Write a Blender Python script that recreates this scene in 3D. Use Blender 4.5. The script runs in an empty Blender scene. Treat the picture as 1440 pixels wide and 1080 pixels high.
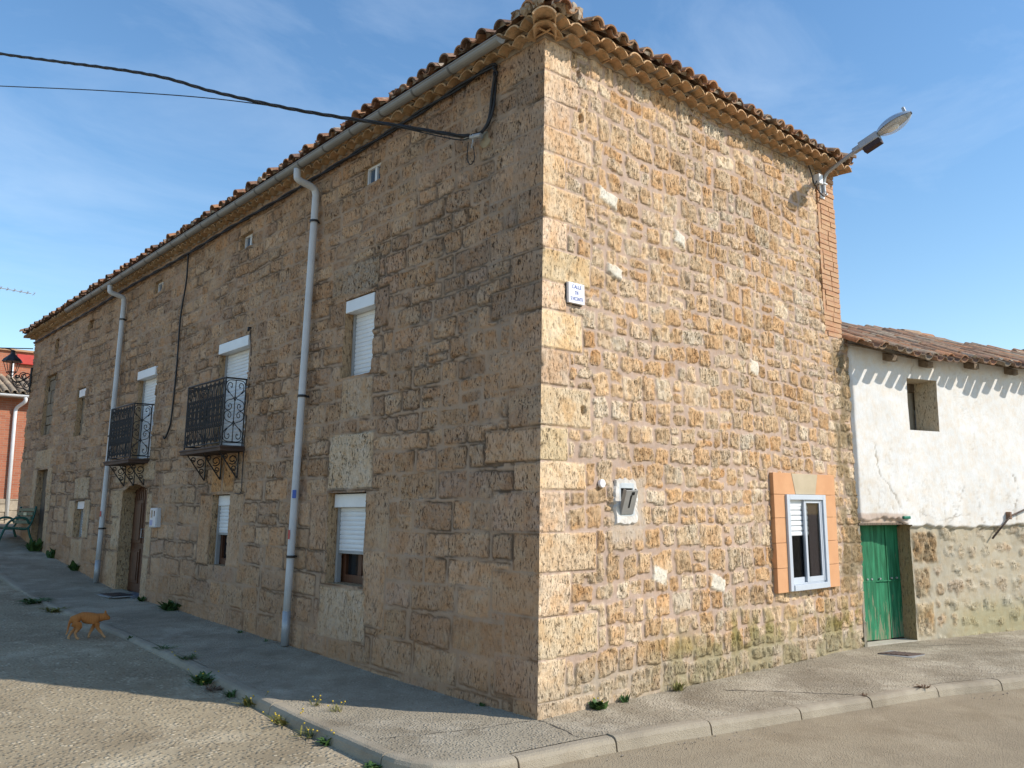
import bpy, math, random
import numpy as np
from mathutils import Vector, Matrix

# ------------------------------------------------------------------ camera
S = bpy.context.scene
CAM = dict(x=-5.0487, y=-5.3967, z=1.70, yaw=0.7250, pitch=0.1466, roll=-0.0034, f=1207.2)
def make_camera():
    y, p, r = CAM['yaw'], CAM['pitch'], CAM['roll']
    fw = Vector((math.sin(y)*math.cos(p), math.cos(y)*math.cos(p), math.sin(p)))
    rt = Vector((math.cos(y), -math.sin(y), 0)); up = rt.cross(fw)
    r2 = math.cos(r)*rt + math.sin(r)*up; u2 = -math.sin(r)*rt + math.cos(r)*up
    M = Matrix((r2, u2, -fw)).transposed().to_4x4()
    M.translation = (CAM['x'], CAM['y'], CAM['z'])
    cd = bpy.data.cameras.new('camera'); cd.sensor_width = 36; cd.lens = CAM['f']/1440*36
    cd.clip_end = 2000; cd.clip_start = .05
    o = bpy.data.objects.new('camera', cd); o.matrix_world = M
    S.collection.objects.link(o); S.camera = o
make_camera()

# ------------------------------------------------------------------ sky, sun, exposure
SUN_EL = math.radians(36); SUN_AZ = math.atan2(.55, -.835)      # azimuth from +Y towards +X
SUN_STRENGTH = 3.9; SKY_STRENGTH = .135
def make_world():
    w = bpy.data.worlds.new('World'); S.world = w; w.use_nodes = True
    nt = w.node_tree; N = nt.nodes; L = nt.links
    for n in list(N): N.remove(n)
    out = N.new('ShaderNodeOutputWorld'); bg = N.new('ShaderNodeBackground')
    sky = N.new('ShaderNodeTexSky'); sky.sky_type = 'NISHITA'; sky.sun_disc = False
    sky.sun_elevation = SUN_EL; sky.sun_rotation = SUN_AZ
    sky.air_density = 1.25; sky.dust_density = .35; sky.ozone_density = 2.2; sky.altitude = 300
    tc = N.new('ShaderNodeTexCoord'); mp = N.new('ShaderNodeMapping'); mp.inputs['Scale'].default_value = (1.2, 2.2, 5)
    mp.inputs['Rotation'].default_value = (.1, .25, .5)
    no = N.new('ShaderNodeTexNoise'); no.inputs['Scale'].default_value = 1.6; no.inputs['Detail'].default_value = 7
    no.inputs['Roughness'].default_value = .62; no.inputs['Distortion'].default_value = .5
    mr = N.new('ShaderNodeMapRange'); mr.inputs[1].default_value = .47; mr.inputs[2].default_value = .82
    mr.inputs[3].default_value = 0; mr.inputs[4].default_value = .25
    mx = N.new('ShaderNodeMixRGB'); mx.inputs[2].default_value = (5.8, 6.6, 7.6, 1)
    L.new(tc.outputs['Generated'], mp.inputs[0]); L.new(mp.outputs[0], no.inputs[0]); L.new(no.outputs[0], mr.inputs[0])
    hs = N.new('ShaderNodeHueSaturation'); hs.inputs['Saturation'].default_value = 1.18; hs.inputs['Value'].default_value = 1.12
    L.new(sky.outputs[0], hs.inputs['Color'])
    L.new(mr.outputs[0], mx.inputs[0]); L.new(hs.outputs[0], mx.inputs[1]); L.new(mx.outputs[0], bg.inputs[0])
    bg.inputs[1].default_value = SKY_STRENGTH
    L.new(bg.outputs[0], out.inputs[0])
make_world()
def make_sun():
    d = bpy.data.lights.new('sun', 'SUN'); d.energy = SUN_STRENGTH; d.angle = math.radians(.5); d.color = (1, .93, .83)
    o = bpy.data.objects.new('sun', d); S.collection.objects.link(o)
    v = Vector((math.sin(SUN_AZ)*math.cos(SUN_EL), math.cos(SUN_AZ)*math.cos(SUN_EL), math.sin(SUN_EL)))
    o.rotation_euler = v.to_track_quat('Z', 'Y').to_euler(); o.location = v*60
make_sun()
S.view_settings.view_transform = 'Standard'; S.view_settings.look = 'None'
S.view_settings.gamma = 1; S.view_settings.use_curve_mapping = False
S.view_settings.exposure = .36

# ------------------------------------------------------------------ helpers
col = S.collection
KL = .0265                       # batter of the long facade
H = 6.14                         # wall height
EXT = 19.0                       # length of the long facade
GY = [-200, 0, 1.3, 2.84, 4.3, 7.1, 8.24, 9.35, 10.8, 11.9, 13.5, 15.5, 17.1, 18.9, 24, 40, 300]
GZ = [0, 0, .005, .054, .112, .198, .238, .263, .33, .42, .58, .76, .93, 1.2, 1.38, 1.45, 1.6]
def g(y): return float(np.interp(y, GY, GZ))
def road_z(y): return g(y) - float(np.interp(y, [0, 2, 6, 9], [.1, .09, .045, .035]))
def LP(y, z, d=0): return (KL*z - d, y, z)
def RP(x, z, d=0): return (x, -d, z)
WA = math.radians(14); W0 = (5.62, 0.0)
def WP(u, z, d=0):
    return (W0[0] + u*math.cos(WA) - d*math.sin(WA), W0[1] - u*math.sin(WA) - d*math.cos(WA), z)

class MB:
    def __init__(s): s.v = []; s.f = []; s.c = []; s.cur = (1, 1, 1, 1)
    def add(s, vs, fs):
        n = len(s.v); s.v += [tuple(map(float, p)) for p in vs]; s.c += [s.cur]*len(vs)
        s.f += [tuple(i+n for i in f) for f in fs]; return s
    def box(s, x0, x1, y0, y1, z0, z1, F=None):
        P = [(x0,y0,z0),(x1,y0,z0),(x1,y1,z0),(x0,y1,z0),(x0,y0,z1),(x1,y0,z1),(x1,y1,z1),(x0,y1,z1)]
        if F: P = [F(*p) for p in P]
        return s.add(P, [(0,3,2,1),(4,5,6,7),(0,1,5,4),(1,2,6,5),(2,3,7,6),(3,0,4,7)])
    def fb(s, F, a0, a1, z0, z1, d0, d1):
        return s.box(a0, a1, d0, d1, z0, z1, lambda a, d, z: F(a, z, d))
    def prism(s, poly, h0, h1, F):
        """poly in (a,z); extruded from d=h0 to d=h1 through F(a,z,d)"""
        n = len(poly)
        P = [F(a, z, h0) for a, z in poly] + [F(a, z, h1) for a, z in poly]
        return s.add(P, [tuple(range(n))[::-1], tuple(range(n, 2*n))] + [(i, (i+1) % n, n+(i+1) % n, n+i) for i in range(n)])
    def tube(s, pts, r, n=6, cap=True):
        pts = [Vector(p) for p in pts]; m = len(pts)
        rs = r if isinstance(r, (list, tuple)) else [r]*m
        V = []; prev = None
        for i, p in enumerate(pts):
            t = (pts[min(i+1, m-1)] - pts[max(i-1, 0)])
            t = t.normalized() if t.length > 1e-9 else Vector((0, 0, 1))
            if prev is None:
                a = Vector((0, 0, 1)) if abs(t.z) < .9 else Vector((1, 0, 0)); u = t.cross(a).normalized()
            else:
                u = (prev - t*prev.dot(t)); u = u.normalized() if u.length > 1e-9 else t.orthogonal().normalized()
            prev = u; w = t.cross(u)
            for k in range(n):
                an = 2*math.pi*k/n; V.append(p + (u*math.cos(an) + w*math.sin(an))*rs[i])
        F = [(i*n+k, i*n+(k+1) % n, (i+1)*n+(k+1) % n, (i+1)*n+k) for i in range(m-1) for k in range(n)]
        if cap: F += [tuple(range(n))[::-1], tuple(range((m-1)*n, m*n))]
        return s.add(V, F)
    def lathe(s, prof, c=(0, 0, 0), n=16, F=None):
        V = []; m = len(prof)
        for r, z in prof:
            for k in range(n):
                a = 2*math.pi*k/n; p = (c[0]+r*math.cos(a), c[1]+r*math.sin(a), c[2]+z); V.append(F(*p) if F else p)
        Fs = [(i*n+k, i*n+(k+1) % n, (i+1)*n+(k+1) % n, (i+1)*n+k) for i in range(m-1) for k in range(n)]
        return s.add(V, Fs + [tuple(range(n))[::-1], tuple(range((m-1)*n, m*n))])
    def disc(s, F, a, z, r, d0, d1, n=12):
        return s.prism([(a+r*math.cos(2*math.pi*k/n), z+r*math.sin(2*math.pi*k/n)) for k in range(n)], d0, d1, F)
    def build(s, name, m, parent=None, smooth=False, bev=0, use_col=False, local=False):
        me = bpy.data.meshes.new(name)
        off = Vector((0, 0, 0))
        if parent is not None and not local:
            q = parent
            while q: off += q.location; q = q.parent
        me.from_pydata([(v[0]-off.x, v[1]-off.y, v[2]-off.z) for v in s.v], [], s.f)
        if use_col:
            ca = me.color_attributes.new('Col', 'FLOAT_COLOR', 'POINT')
            ca.data.foreach_set('color', np.array(s.c, dtype=np.float32).ravel())
        me.materials.append(m); me.update()
        if smooth: me.polygons.foreach_set('use_smooth', [True]*len(me.polygons))
        o = bpy.data.objects.new(name, me); col.objects.link(o)
        if parent is not None: o.parent = parent
        if bev:
            b = o.modifiers.new('bevel', 'BEVEL'); b.width = bev; b.segments = 2; b.limit_method = 'ANGLE'; b.angle_limit = math.radians(40)
        return o

def tag(o, label=None, cat=None, group=None, kind=None):
    if label: o['label'] = label
    if cat: o['category'] = cat
    if group: o['group'] = group
    if kind: o['kind'] = kind
    return o
def thing(name, label, cat, loc=(0, 0, 0), group=None):
    o = bpy.data.objects.new(name, None); col.objects.link(o); o.location = loc; o.empty_display_size = .2
    return tag(o, label, cat, group)

def crom(P, n=8):
    """Catmull-Rom through points"""
    P = [np.array(p, float) for p in P]; out = []
    Q = [2*P[0]-P[1]] + P + [2*P[-1]-P[-2]]
    for i in range(1, len(Q)-2):
        a, b, c, d = Q[i-1], Q[i], Q[i+1], Q[i+2]
        for k in range(n):
            t = k/n
            out.append(.5*((2*b) + (-a+c)*t + (2*a-5*b+4*c-d)*t*t + (-a+3*b-3*c+d)*t**3))
    out.append(P[-1]); return [tuple(p) for p in out]

# ------------------------------------------------------------------ numpy noise
def _hash(i, j, seed):
    h = (i.astype(np.int64)*374761393 + j.astype(np.int64)*668265263 + seed*1442695041) & 0xffffffff
    h = ((h ^ (h >> 13))*1274126177) & 0xffffffff
    h = ((h ^ (h >> 16))*2246822519) & 0xffffffff
    return ((h ^ (h >> 15)) & 0xffff)/65535.0
def vnoise(x, y, seed=0):
    i = np.floor(x); j = np.floor(y); fx = x-i; fy = y-j
    fx = fx*fx*(3-2*fx); fy = fy*fy*(3-2*fy)
    a = _hash(i, j, seed); b = _hash(i+1, j, seed); c = _hash(i, j+1, seed); d = _hash(i+1, j+1, seed)
    return (a*(1-fx)+b*fx)*(1-fy) + (c*(1-fx)+d*fx)*fy
def fbm(x, y, seed=0, o=4, r=.5):
    t = 0; a = 1; s = 0
    for k in range(o):
        t = t + a*vnoise(x*2**k+17.3*k, y*2**k-9.1*k, seed+k*31); s += a; a *= r
    return t/s
def sst(a, b, x):
    t = np.clip((x-a)/(b-a), 0, 1); return t*t*(3-2*t)

# ------------------------------------------------------------------ materials
def mat(name, rgb=(.5, .5, .5), rough=.7, metal=0, spec=.4):
    m = bpy.data.materials.new(name); m.use_nodes = True
    b = m.node_tree.nodes['Principled BSDF']; b.inputs['Base Color'].default_value = (*rgb, 1)
    b.inputs['Roughness'].default_value = rough; b.inputs['Metallic'].default_value = metal
    b.inputs['Specular IOR Level'].default_value = spec
    return m
class NT:
    def __init__(s, m): s.t = m.node_tree; s.N = s.t.nodes; s.L = s.t.links; s.b = s.N['Principled BSDF']
    def n(s, t, **k):
        q = s.N.new(t)
        for a, v in k.items(): setattr(q, a, v)
        return q
    def l(s, a, b): s.L.new(a, b)
    def coord(s, scale=(1, 1, 1)):
        t = s.n('ShaderNodeTexCoord'); m = s.n('ShaderNodeMapping'); m.inputs['Scale'].default_value = scale
        s.l(t.outputs['Object'], m.inputs[0]); return m.outputs[0]
    def noise(s, vec, scale, detail=4, rough=.55, dist=0):
        q = s.n('ShaderNodeTexNoise'); q.inputs['Scale'].default_value = scale; q.inputs['Detail'].default_value = detail
        q.inputs['Roughness'].default_value = rough; q.inputs['Distortion'].default_value = dist
        s.l(vec, q.inputs[0]); return q.outputs[0]
    def voro(s, vec, scale, feat='F1', out='Distance', rnd=1):
        q = s.n('ShaderNodeTexVoronoi', feature=feat); q.inputs['Scale'].default_value = scale
        q.inputs['Randomness'].default_value = rnd
        s.l(vec, q.inputs[0]); return q.outputs[out]
    def rng(s, x, a, b, c=0, d=1):
        q = s.n('ShaderNodeMapRange'); s.l(x, q.inputs[0])
        for i, v in enumerate((a, b, c, d)): q.inputs[i+1].default_value = v
        return q.outputs[0]
    def mix(s, f, a, b, mode='MIX'):
        q = s.n('ShaderNodeMixRGB', blend_type=mode)
        for i, v in enumerate((f, a, b)):
            if isinstance(v, (int, float)): q.inputs[i].default_value = v if i == 0 else (v, v, v, 1)
            elif isinstance(v, tuple): q.inputs[i].default_value = (*v, 1) if len(v) == 3 else v
            else: s.l(v, q.inputs[i])
        return q.outputs[0]
    def math(s, op, a, b=0.0):
        q = s.n('ShaderNodeMath', operation=op)
        for i, v in enumerate((a, b)):
            if isinstance(v, (int, float)): q.inputs[i].default_value = v
            else: s.l(v, q.inputs[i])
        return q.outputs[0]
    def bump(s, h, strength=.5, dist=.01, prev=None):
        q = s.n('ShaderNodeBump'); q.inputs['Strength'].default_value = strength; q.inputs['Distance'].default_value = dist
        s.l(h, q.inputs['Height'])
        if prev is not None: s.l(prev, q.inputs['Normal'])
        return q.outputs[0]
    def base(s, c): s.l(c, s.b.inputs['Base Color'])
    def nrm(s, n): s.l(n, s.b.inputs['Normal'])
    def rough(s, r): s.l(r, s.b.inputs['Roughness'])

def stone_mat(name, sx=1.0, pit=1.0, off=0.0):
    """colour and stone mask come from the wall mesh; fine pits and grain are added here"""
    m = mat(name, rough=.92, spec=.15); t = NT(m)
    at = t.n('ShaderNodeAttribute', attribute_name='Col')
    v1 = t.coord((1, 1, .34)); v2 = t.coord()
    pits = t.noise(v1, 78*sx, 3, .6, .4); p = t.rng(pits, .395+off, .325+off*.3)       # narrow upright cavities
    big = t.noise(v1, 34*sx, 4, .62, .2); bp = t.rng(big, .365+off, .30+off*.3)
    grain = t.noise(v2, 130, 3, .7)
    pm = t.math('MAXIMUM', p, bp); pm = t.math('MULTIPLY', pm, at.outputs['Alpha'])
    c = t.mix(t.rng(grain, .3, .7), t.mix(1, at.outputs['Color'], .82, 'MULTIPLY'), t.mix(1, at.outputs['Color'], 1.24, 'MULTIPLY'))
    c = t.mix(t.rng(t.noise(v1, 60, 4, .7), .36, .62), t.mix(1, c, .80, 'MULTIPLY'), t.mix(1, c, 1.14, 'MULTIPLY'))
    c = t.mix(t.math('ADD', t.math('MULTIPLY', at.outputs['Alpha'], .8), .2), at.outputs['Color'], c)
    c = t.mix(t.math('MULTIPLY', t.rng(t.noise(v2, 9, 5, .6), .42, .66), .35), c, t.mix(1, c, (.92, .74, .52), 'MULTIPLY'))
    c = t.mix(t.math('MULTIPLY', pm, .85*pit), c, (.105, .066, .038))  # pits darkened in the colour: dirt plus painted shade, as bump barely shows
    t.base(c)
    hgt = t.math('ADD', t.math('MULTIPLY', grain, t.math('ADD', t.math('MULTIPLY', at.outputs['Alpha'], .22), .06)), t.math('MULTIPLY', t.noise(v1, 30*sx, 4, .65), t.math('ADD', t.math('MULTIPLY', at.outputs['Alpha'], .8), .12)))
    hgt = t.math('SUBTRACT', hgt, t.math('MULTIPLY', pm, 1.0*pit))
    t.nrm(t.bump(hgt, 1.0, .024))
    return m
def noisy(name, c0, c1, scale=6, rough=.7, bump=.2, bscale=60, stretch=(1, 1, 1), metal=0, spec=.4, dist=.004, lo=.35, hi=.65):
    m = mat(name, rough=rough, metal=metal, spec=spec); t = NT(m); v = t.coord(stretch)
    t.base(t.mix(t.rng(t.noise(v, scale, 6, .6), lo, hi), c0, c1))
    if bump: t.nrm(t.bump(t.noise(v, bscale, 4, .6), bump, dist))
    return m
def tile_mat(name, gain=1.0):
    m = mat(name, rough=.88, spec=.2); t = NT(m); v = t.coord()
    at = t.n('ShaderNodeAttribute', attribute_name='Col')
    c = t.mix(t.rng(t.noise(v, 14, 5, .65), .45, .68), at.outputs['Color'], t.mix(1, at.outputs['Color'], (.55, .58, .56), 'MULTIPLY'))
    c = t.mix(t.math('MULTIPLY', t.rng(t.noise(v, 34, 5, .7), .55, .66), .7), c, (.33, .30, .20))   # lichen
    t.base(c); t.nrm(t.bump(t.noise(v, 50, 5, .65), .6, .008)); return m
def brick_mat(name, c1, c2, mort, axis='x', bw=.25, bh=.065, ang=0):
    m = mat(name, rough=.85, spec=.2); t = NT(m)
    tc = t.n('ShaderNodeTexCoord'); mp = t.n('ShaderNodeMapping')
    # lay object x/z (or y/z) onto the brick plane
    mp.inputs['Rotation'].default_value = (math.radians(-90), 0, ang)
    t.l(tc.outputs['Object'], mp.inputs[0])
    b = t.n('ShaderNodeTexBrick'); b.inputs['Scale'].default_value = 1
    b.inputs['Brick Width'].default_value = bw; b.inputs['Row Height'].default_value = bh; b.inputs['Mortar Size'].default_value = .006
    b.inputs['Mortar Smooth'].default_value = .3; b.inputs['Bias'].default_value = 0
    b.inputs['Color1'].default_value = (*c1, 1); b.inputs['Color2'].default_value = (*c2, 1); b.inputs['Mortar'].default_value = (*mort, 1)
    t.l(mp.outputs[0], b.inputs[0])
    v = t.coord(); c = t.mix(t.rng(t.noise(v, 3, 4), .35, .7, 0, .35), b.outputs[0], t.mix(1, b.outputs[0], (.75, .7, .7), 'MULTIPLY'))
    t.base(c)
    h = t.math('SUBTRACT', t.math('MULTIPLY', t.noise(v, 70, 3), .3), b.outputs['Fac'])
    t.nrm(t.bump(h, .6, .006)); return m
def ground_mat(name, base, light, dark, coarse=1.0, stain=.5, peb=42, patch=.45):
    """worn concrete with exposed aggregate"""
    m = mat(name, rough=.93, spec=.2); t = NT(m); v = t.coord()
    n1 = t.noise(v, .9, 6, .6, .3); n2 = t.noise(v, 3.7, 6, .65)
    q = t.n('ShaderNodeTexVoronoi'); q.inputs['Scale'].default_value = peb; t.l(v, q.inputs[0])
    pb = t.rng(q.outputs['Distance'], .22, .50, 1, 0)
    sep = t.n('ShaderNodeSeparateColor'); t.l(q.outputs['Color'], sep.inputs[0])
    sel = t.math('MULTIPLY', pb, t.rng(sep.outputs[0], .35, .75))
    worn = t.rng(n2, .40, .60)
    c = t.mix(t.rng(n1, .35, .65), base, dark)
    c = t.mix(t.math('MULTIPLY', t.math('MULTIPLY', sel, worn), .75*coarse), c, light)
    c = t.mix(t.math('MULTIPLY', t.math('MULTIPLY', t.rng(sep.outputs[1], .6, .9), pb), .5*coarse), c, t.mix(1, dark, (.55, .5, .45), 'MULTIPLY'))
    c = t.mix(t.math('MULTIPLY', t.rng(t.noise(v, 1.7, 7, .7, .2), .5, .66), stain), c, t.mix(1, dark, (.78, .74, .68), 'MULTIPLY'))
    c = t.mix(t.rng(t.noise(v, 160, 2, .6), .3, .7, 0, .25), c, t.mix(1, c, .6, 'MULTIPLY'))
    c = t.mix(t.math('MULTIPLY', t.rng(t.noise(v, 1.1, 6, .68, .15), .52, .63), patch), c, t.mix(t.rng(n2, .3, .7), t.mix(1, light, .8, 'MULTIPLY'), t.mix(1, light, .95, 'MULTIPLY')))
    t.base(c)
    h = t.math('ADD', t.math('MULTIPLY', pb, .6*coarse), t.math('ADD', t.math('MULTIPLY', n2, .8), t.math('MULTIPLY', t.noise(v, 120, 3, .6), .35)))
    t.nrm(t.bump(h, .9, .014)); return m

M = {}
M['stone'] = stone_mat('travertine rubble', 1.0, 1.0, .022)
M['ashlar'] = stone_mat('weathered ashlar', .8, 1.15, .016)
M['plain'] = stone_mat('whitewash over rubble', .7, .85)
M['white'] = noisy('white painted aluminium', (.78, .79, .8), (.7, .71, .72), 3, .4, .05)
M['pvc'] = noisy('grey white plastic pipe', (.60, .61, .62), (.50, .51, .52), 2.5, .45, .04)
M['gutter'] = noisy('grey metal gutter', (.27, .265, .25), (.21, .205, .195), 2, .5, .05)
M['iron'] = noisy('black wrought iron', (.018, .018, .02), (.035, .03, .028), 30, .5, .2)
M['slab'] = noisy('dark balcony slab', (.055, .035, .028), (.1, .06, .042), 5, .7, .3)
M['black'] = noisy('black rubber', (.014, .014, .016), (.024, .024, .026), 20, .55, .1)
M['glass_dark'] = mat('dark window glass', (.012, .014, .017), .06, 0, .6)
M['interior'] = mat('dark interior', (.01, .009, .008), .9)
M['wood'] = noisy('brown varnished wood', (.13, .05, .022), (.07, .026, .012), 5, .5, .3, 30, (6, 6, .6))
M['oldwood'] = noisy('grey weathered wood', (.2, .155, .11), (.09, .066, .046), 5, .85, .6, 40, (8, 8, .7))
M['rafter'] = noisy('weathered rafter wood', (.27, .21, .15), (.13, .095, .065), 4, .85, .6, 30, (3, 3, 3))
M['tile'] = tile_mat('old clay roof tile')
M['mortar'] = noisy('lime mortar', (.42, .35, .27), (.3, .24, .18), 9, .95, .8, 30, dist=.012)
M['brick'] = brick_mat('old orange brick', (.5, .26, .14), (.42, .2, .1), (.4, .31, .23), bw=.24, bh=.062)
M['brick_red'] = brick_mat('red orange facing brick', (.44, .17, .095), (.36, .13, .075), (.36, .27, .2), bw=.26, bh=.075)
M['galv'] = noisy('galvanised steel', (.42, .43, .44), (.33, .34, .35), 6, .45, .08, metal=.3)
M['orange'] = noisy('smooth orange artificial stone', (.60, .32, .16), (.55, .28, .135), 5, .85, .2, 140)
M['cream'] = noisy('cream artificial stone', (.5, .41, .28), (.44, .36, .24), 5, .85, .2, 140)
M['plaster'] = noisy('rough white plaster', (.72, .70, .65), (.55, .5, .44), 9, .9, .7, 40, dist=.01)
M['sidewalk'] = ground_mat('pavement concrete', (.41, .355, .262), (.61, .54, .42), (.265, .225, .165), 1.0, .55, 40)
M['road'] = ground_mat('exposed aggregate road', (.40, .33, .22), (.65, .555, .40), (.28, .225, .148), 1.3, .35, 24)
M['roadb'] = ground_mat('smooth beige street', (.36, .295, .20), (.45, .375, .265), (.29, .235, .16), .45, .5, 60)
M['kerb'] = ground_mat('concrete kerb', (.42, .36, .27), (.48, .42, .32), (.30, .255, .19), .25, .5, 80)
M['blue'] = mat('blue lettering', (.05, .09, .38), .4)
M['enamel'] = noisy('white enamel', (.8, .8, .82), (.72, .72, .74), 8, .25, .05)

# ------------------------------------------------------------------ stone walls as modelled relief
def snap_axis(a0, a1, step, keys):
    """grid lines from a0 to a1, spacing step(a), passing through every key"""
    ks = sorted(set([a0, a1] + [k for k in keys if a0 < k < a1])); out = []
    for p, q in zip(ks[:-1], ks[1:]):
        n = max(1, int(round((q-p)/step((p+q)/2)))); out += list(np.linspace(p, q, n+1)[:-1])
    return np.array(out+[a1])

def rows(x0, x1, z0, z1, hr, wr, gap, rng, split=.15):
    st = []; z = z0
    while z < z1-.05:
        h = rng.uniform(*hr)
        if z1-z-h < hr[0]*.6: h = z1-z
        x = x0 - rng.uniform(0, wr[0])
        while x < x1:
            w = rng.uniform(*wr)*(1 if rng.random() > .12 else 1.5)
            if h > hr[0]*1.25 and rng.random() < split:
                k = rng.uniform(.4, .6)
                st.append((x+gap/2, x+w-gap/2, z+gap/2, z+h*k-gap/2)); st.append((x+gap/2, x+w-gap/2, z+h*k+gap/2, z+h-gap/2))
            else:
                st.append((x+gap/2, x+w-gap/2, z+gap/2, z+h-gap/2))
            x += w
        z += h
    return st

def raster(st, X, Z, xw, zw, jit, rad, rot, rng, id0, shrink=0):
    """signed inside-distance and stone number on the grid"""
    D = np.full(xw.shape, -1.0); I = np.full(xw.shape, -1, int)
    for k, (a, b, c, d) in enumerate(st):
        i0, i1 = np.searchsorted(X, [a-.16, b+.16]); j0, j1 = np.searchsorted(Z, [c-.16, d+.16])
        if i1 <= i0 or j1 <= j0: continue
        sx = shrink*rng.random()*(b-a); sz = shrink*rng.random()*(d-c)
        cx = (a+b)/2+rng.uniform(-.5, .5)*sx; cz = (c+d)/2+rng.uniform(-.5, .5)*sz
        hx = (b-a-sx)/2; hz = (d-c-sz)/2
        x = xw[i0:i1, j0:j1]-cx; z = zw[i0:i1, j0:j1]-cz
        an = rng.uniform(-rot, rot); co, si = math.cos(an), math.sin(an)
        x, z = x*co+z*si, -x*si+z*co
        x = x + z*rng.uniform(-rot, rot)
        r = min(rad*rng.uniform(.6, 1.5), hx*.9, hz*.9)
        qx = np.abs(x)-hx+r; qz = np.abs(z)-hz+r
        s = -(np.hypot(np.maximum(qx, 0), np.maximum(qz, 0))+np.minimum(np.maximum(qx, qz), 0)-r) + jit[i0:i1, j0:j1]
        sub = D[i0:i1, j0:j1]; m = s > sub
        sub[m] = s[m]; I[i0:i1, j0:j1][m] = id0+k
    return D, I

def relief(X, Z, stones, specials, seed, pal, mort, o):
    """height (outwards, m) and colour (rgba) fields. specials: (x0,x1,z0,z1,colour or None,rough)"""
    rng = random.Random(seed); nr = np.random.RandomState(seed)
    x, z = np.meshgrid(X, Z, indexing='ij')
    wx = (fbm(x*3.1, z*3.1, seed+1, 3)-.5)*o['warp']*2; wz = (fbm(x*2.3, z*2.9, seed+2, 3)-.5)*o['warp']*2
    wz = wz + (fbm(x*.55, z*.4, seed+3, 2)-.5)*o.get('wave', 0)
    jit = (fbm(x*13, z*13, seed+4, 3)-.5)*o['jit']
    D, I = raster(stones, X, Z, x+wx, z+wz, jit, o['rad'], o['rot'], rng, 0, o.get('shrink', 0))
    sp = [q[:4] for q in specials]
    D2, I2 = raster(sp, X, Z, x+wx*.12, z+wz*.12, jit*.35, .014, 0, rng, len(stones))
    D = np.minimum(D, -D2-o.get('gap', .02)); D = np.where(D2 > -1, D, D)
    use = D2 > 0; D = np.where(use, D2, D); I = np.where(use, I2, I)
    n = len(stones)+len(sp)
    m = sst(0, o['edge'], D)
    hk = nr.uniform(.5, 1.3, n)*o['h']
    tk = nr.uniform(-1, 1, (n, 2))*o['tilt']
    hk[len(stones):] = o['h']*.75
    In = np.where(I < 0, 0, I)
    ce = np.array([((a+b)/2, (c+d)/2) for a, b, c, d in list(stones)+sp])
    hs = hk[In] + (x-ce[In, 0])*tk[In, 0] + (z-ce[In, 1])*tk[In, 1]
    rough = np.full(n, 1.0); rough[len(stones):] = [q[5] for q in specials]
    nz = fbm(x*33, z*12, seed+6, 4, .6)
    pits = sst(.47, .34, nz)
    hh = m*(np.clip(hs, .002, .06) + rough[In]*((fbm(x*11, z*8, seed+7, 4, .6)-.5)*o['rough'] - pits*o['pit']))
    hh = hh + (1-m)*(fbm(x*16, z*16, seed+8, 4, .6)-.5)*.012 + (fbm(x*.8, z*.8, seed+9, 2)-.5)*o.get('wob', .03)
    # colour
    ck = np.array([pal[rng.randrange(len(pal))] for _ in range(n)])*nr.uniform(.84, 1.14, (n, 1))
    for k, q in enumerate(specials):
        if q[4] is not None: ck[len(stones)+k] = np.array(q[4])*nr.uniform(.93, 1.07)
    c = ck[In]
    t1 = sst(.46, .66, fbm(x*5.5, z*4.2, seed+11, 4, .6))[..., None]*.5
    c = c*(1-t1) + t1*c*np.array(o['stain'])
    t2 = sst(.5, .7, fbm(x*3.3, z*6, seed+13, 4, .6))[..., None]*.45
    c = c*(1-t2) + t2*(c*.5+np.array(o['light'])*.5)
    mc = np.array(mort)[None, None]*(.82+.36*fbm(x*4, z*4, seed+15, 4)[..., None])
    mm = sst(-.004, o['edge']*.8, D)[..., None]
    c = mc*(1-mm) + c*mm
    jo = o.get('joint', 0)
    if jo:
        jl = np.exp(-((D-.002)/.010)**2)*sst(.42, .6, fbm(x*2.2, z*2.6, seed+17, 3)); hh = hh - jl*.014
        c = c*(1-jo*jl[..., None])
    pk = nr.uniform(.0, 1, n)**.7*.9+.1
    al = m*np.clip((.38+.62*pk[In])*(.6+.9*sst(.36, .62, fbm(x*2.1, z*2.1, seed+19, 3))), .05, 1)
    al = np.where(use, al*o.get('spal', 1), al)
    return x, z, hh, np.concatenate([c, al[..., None]], -1)

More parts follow.
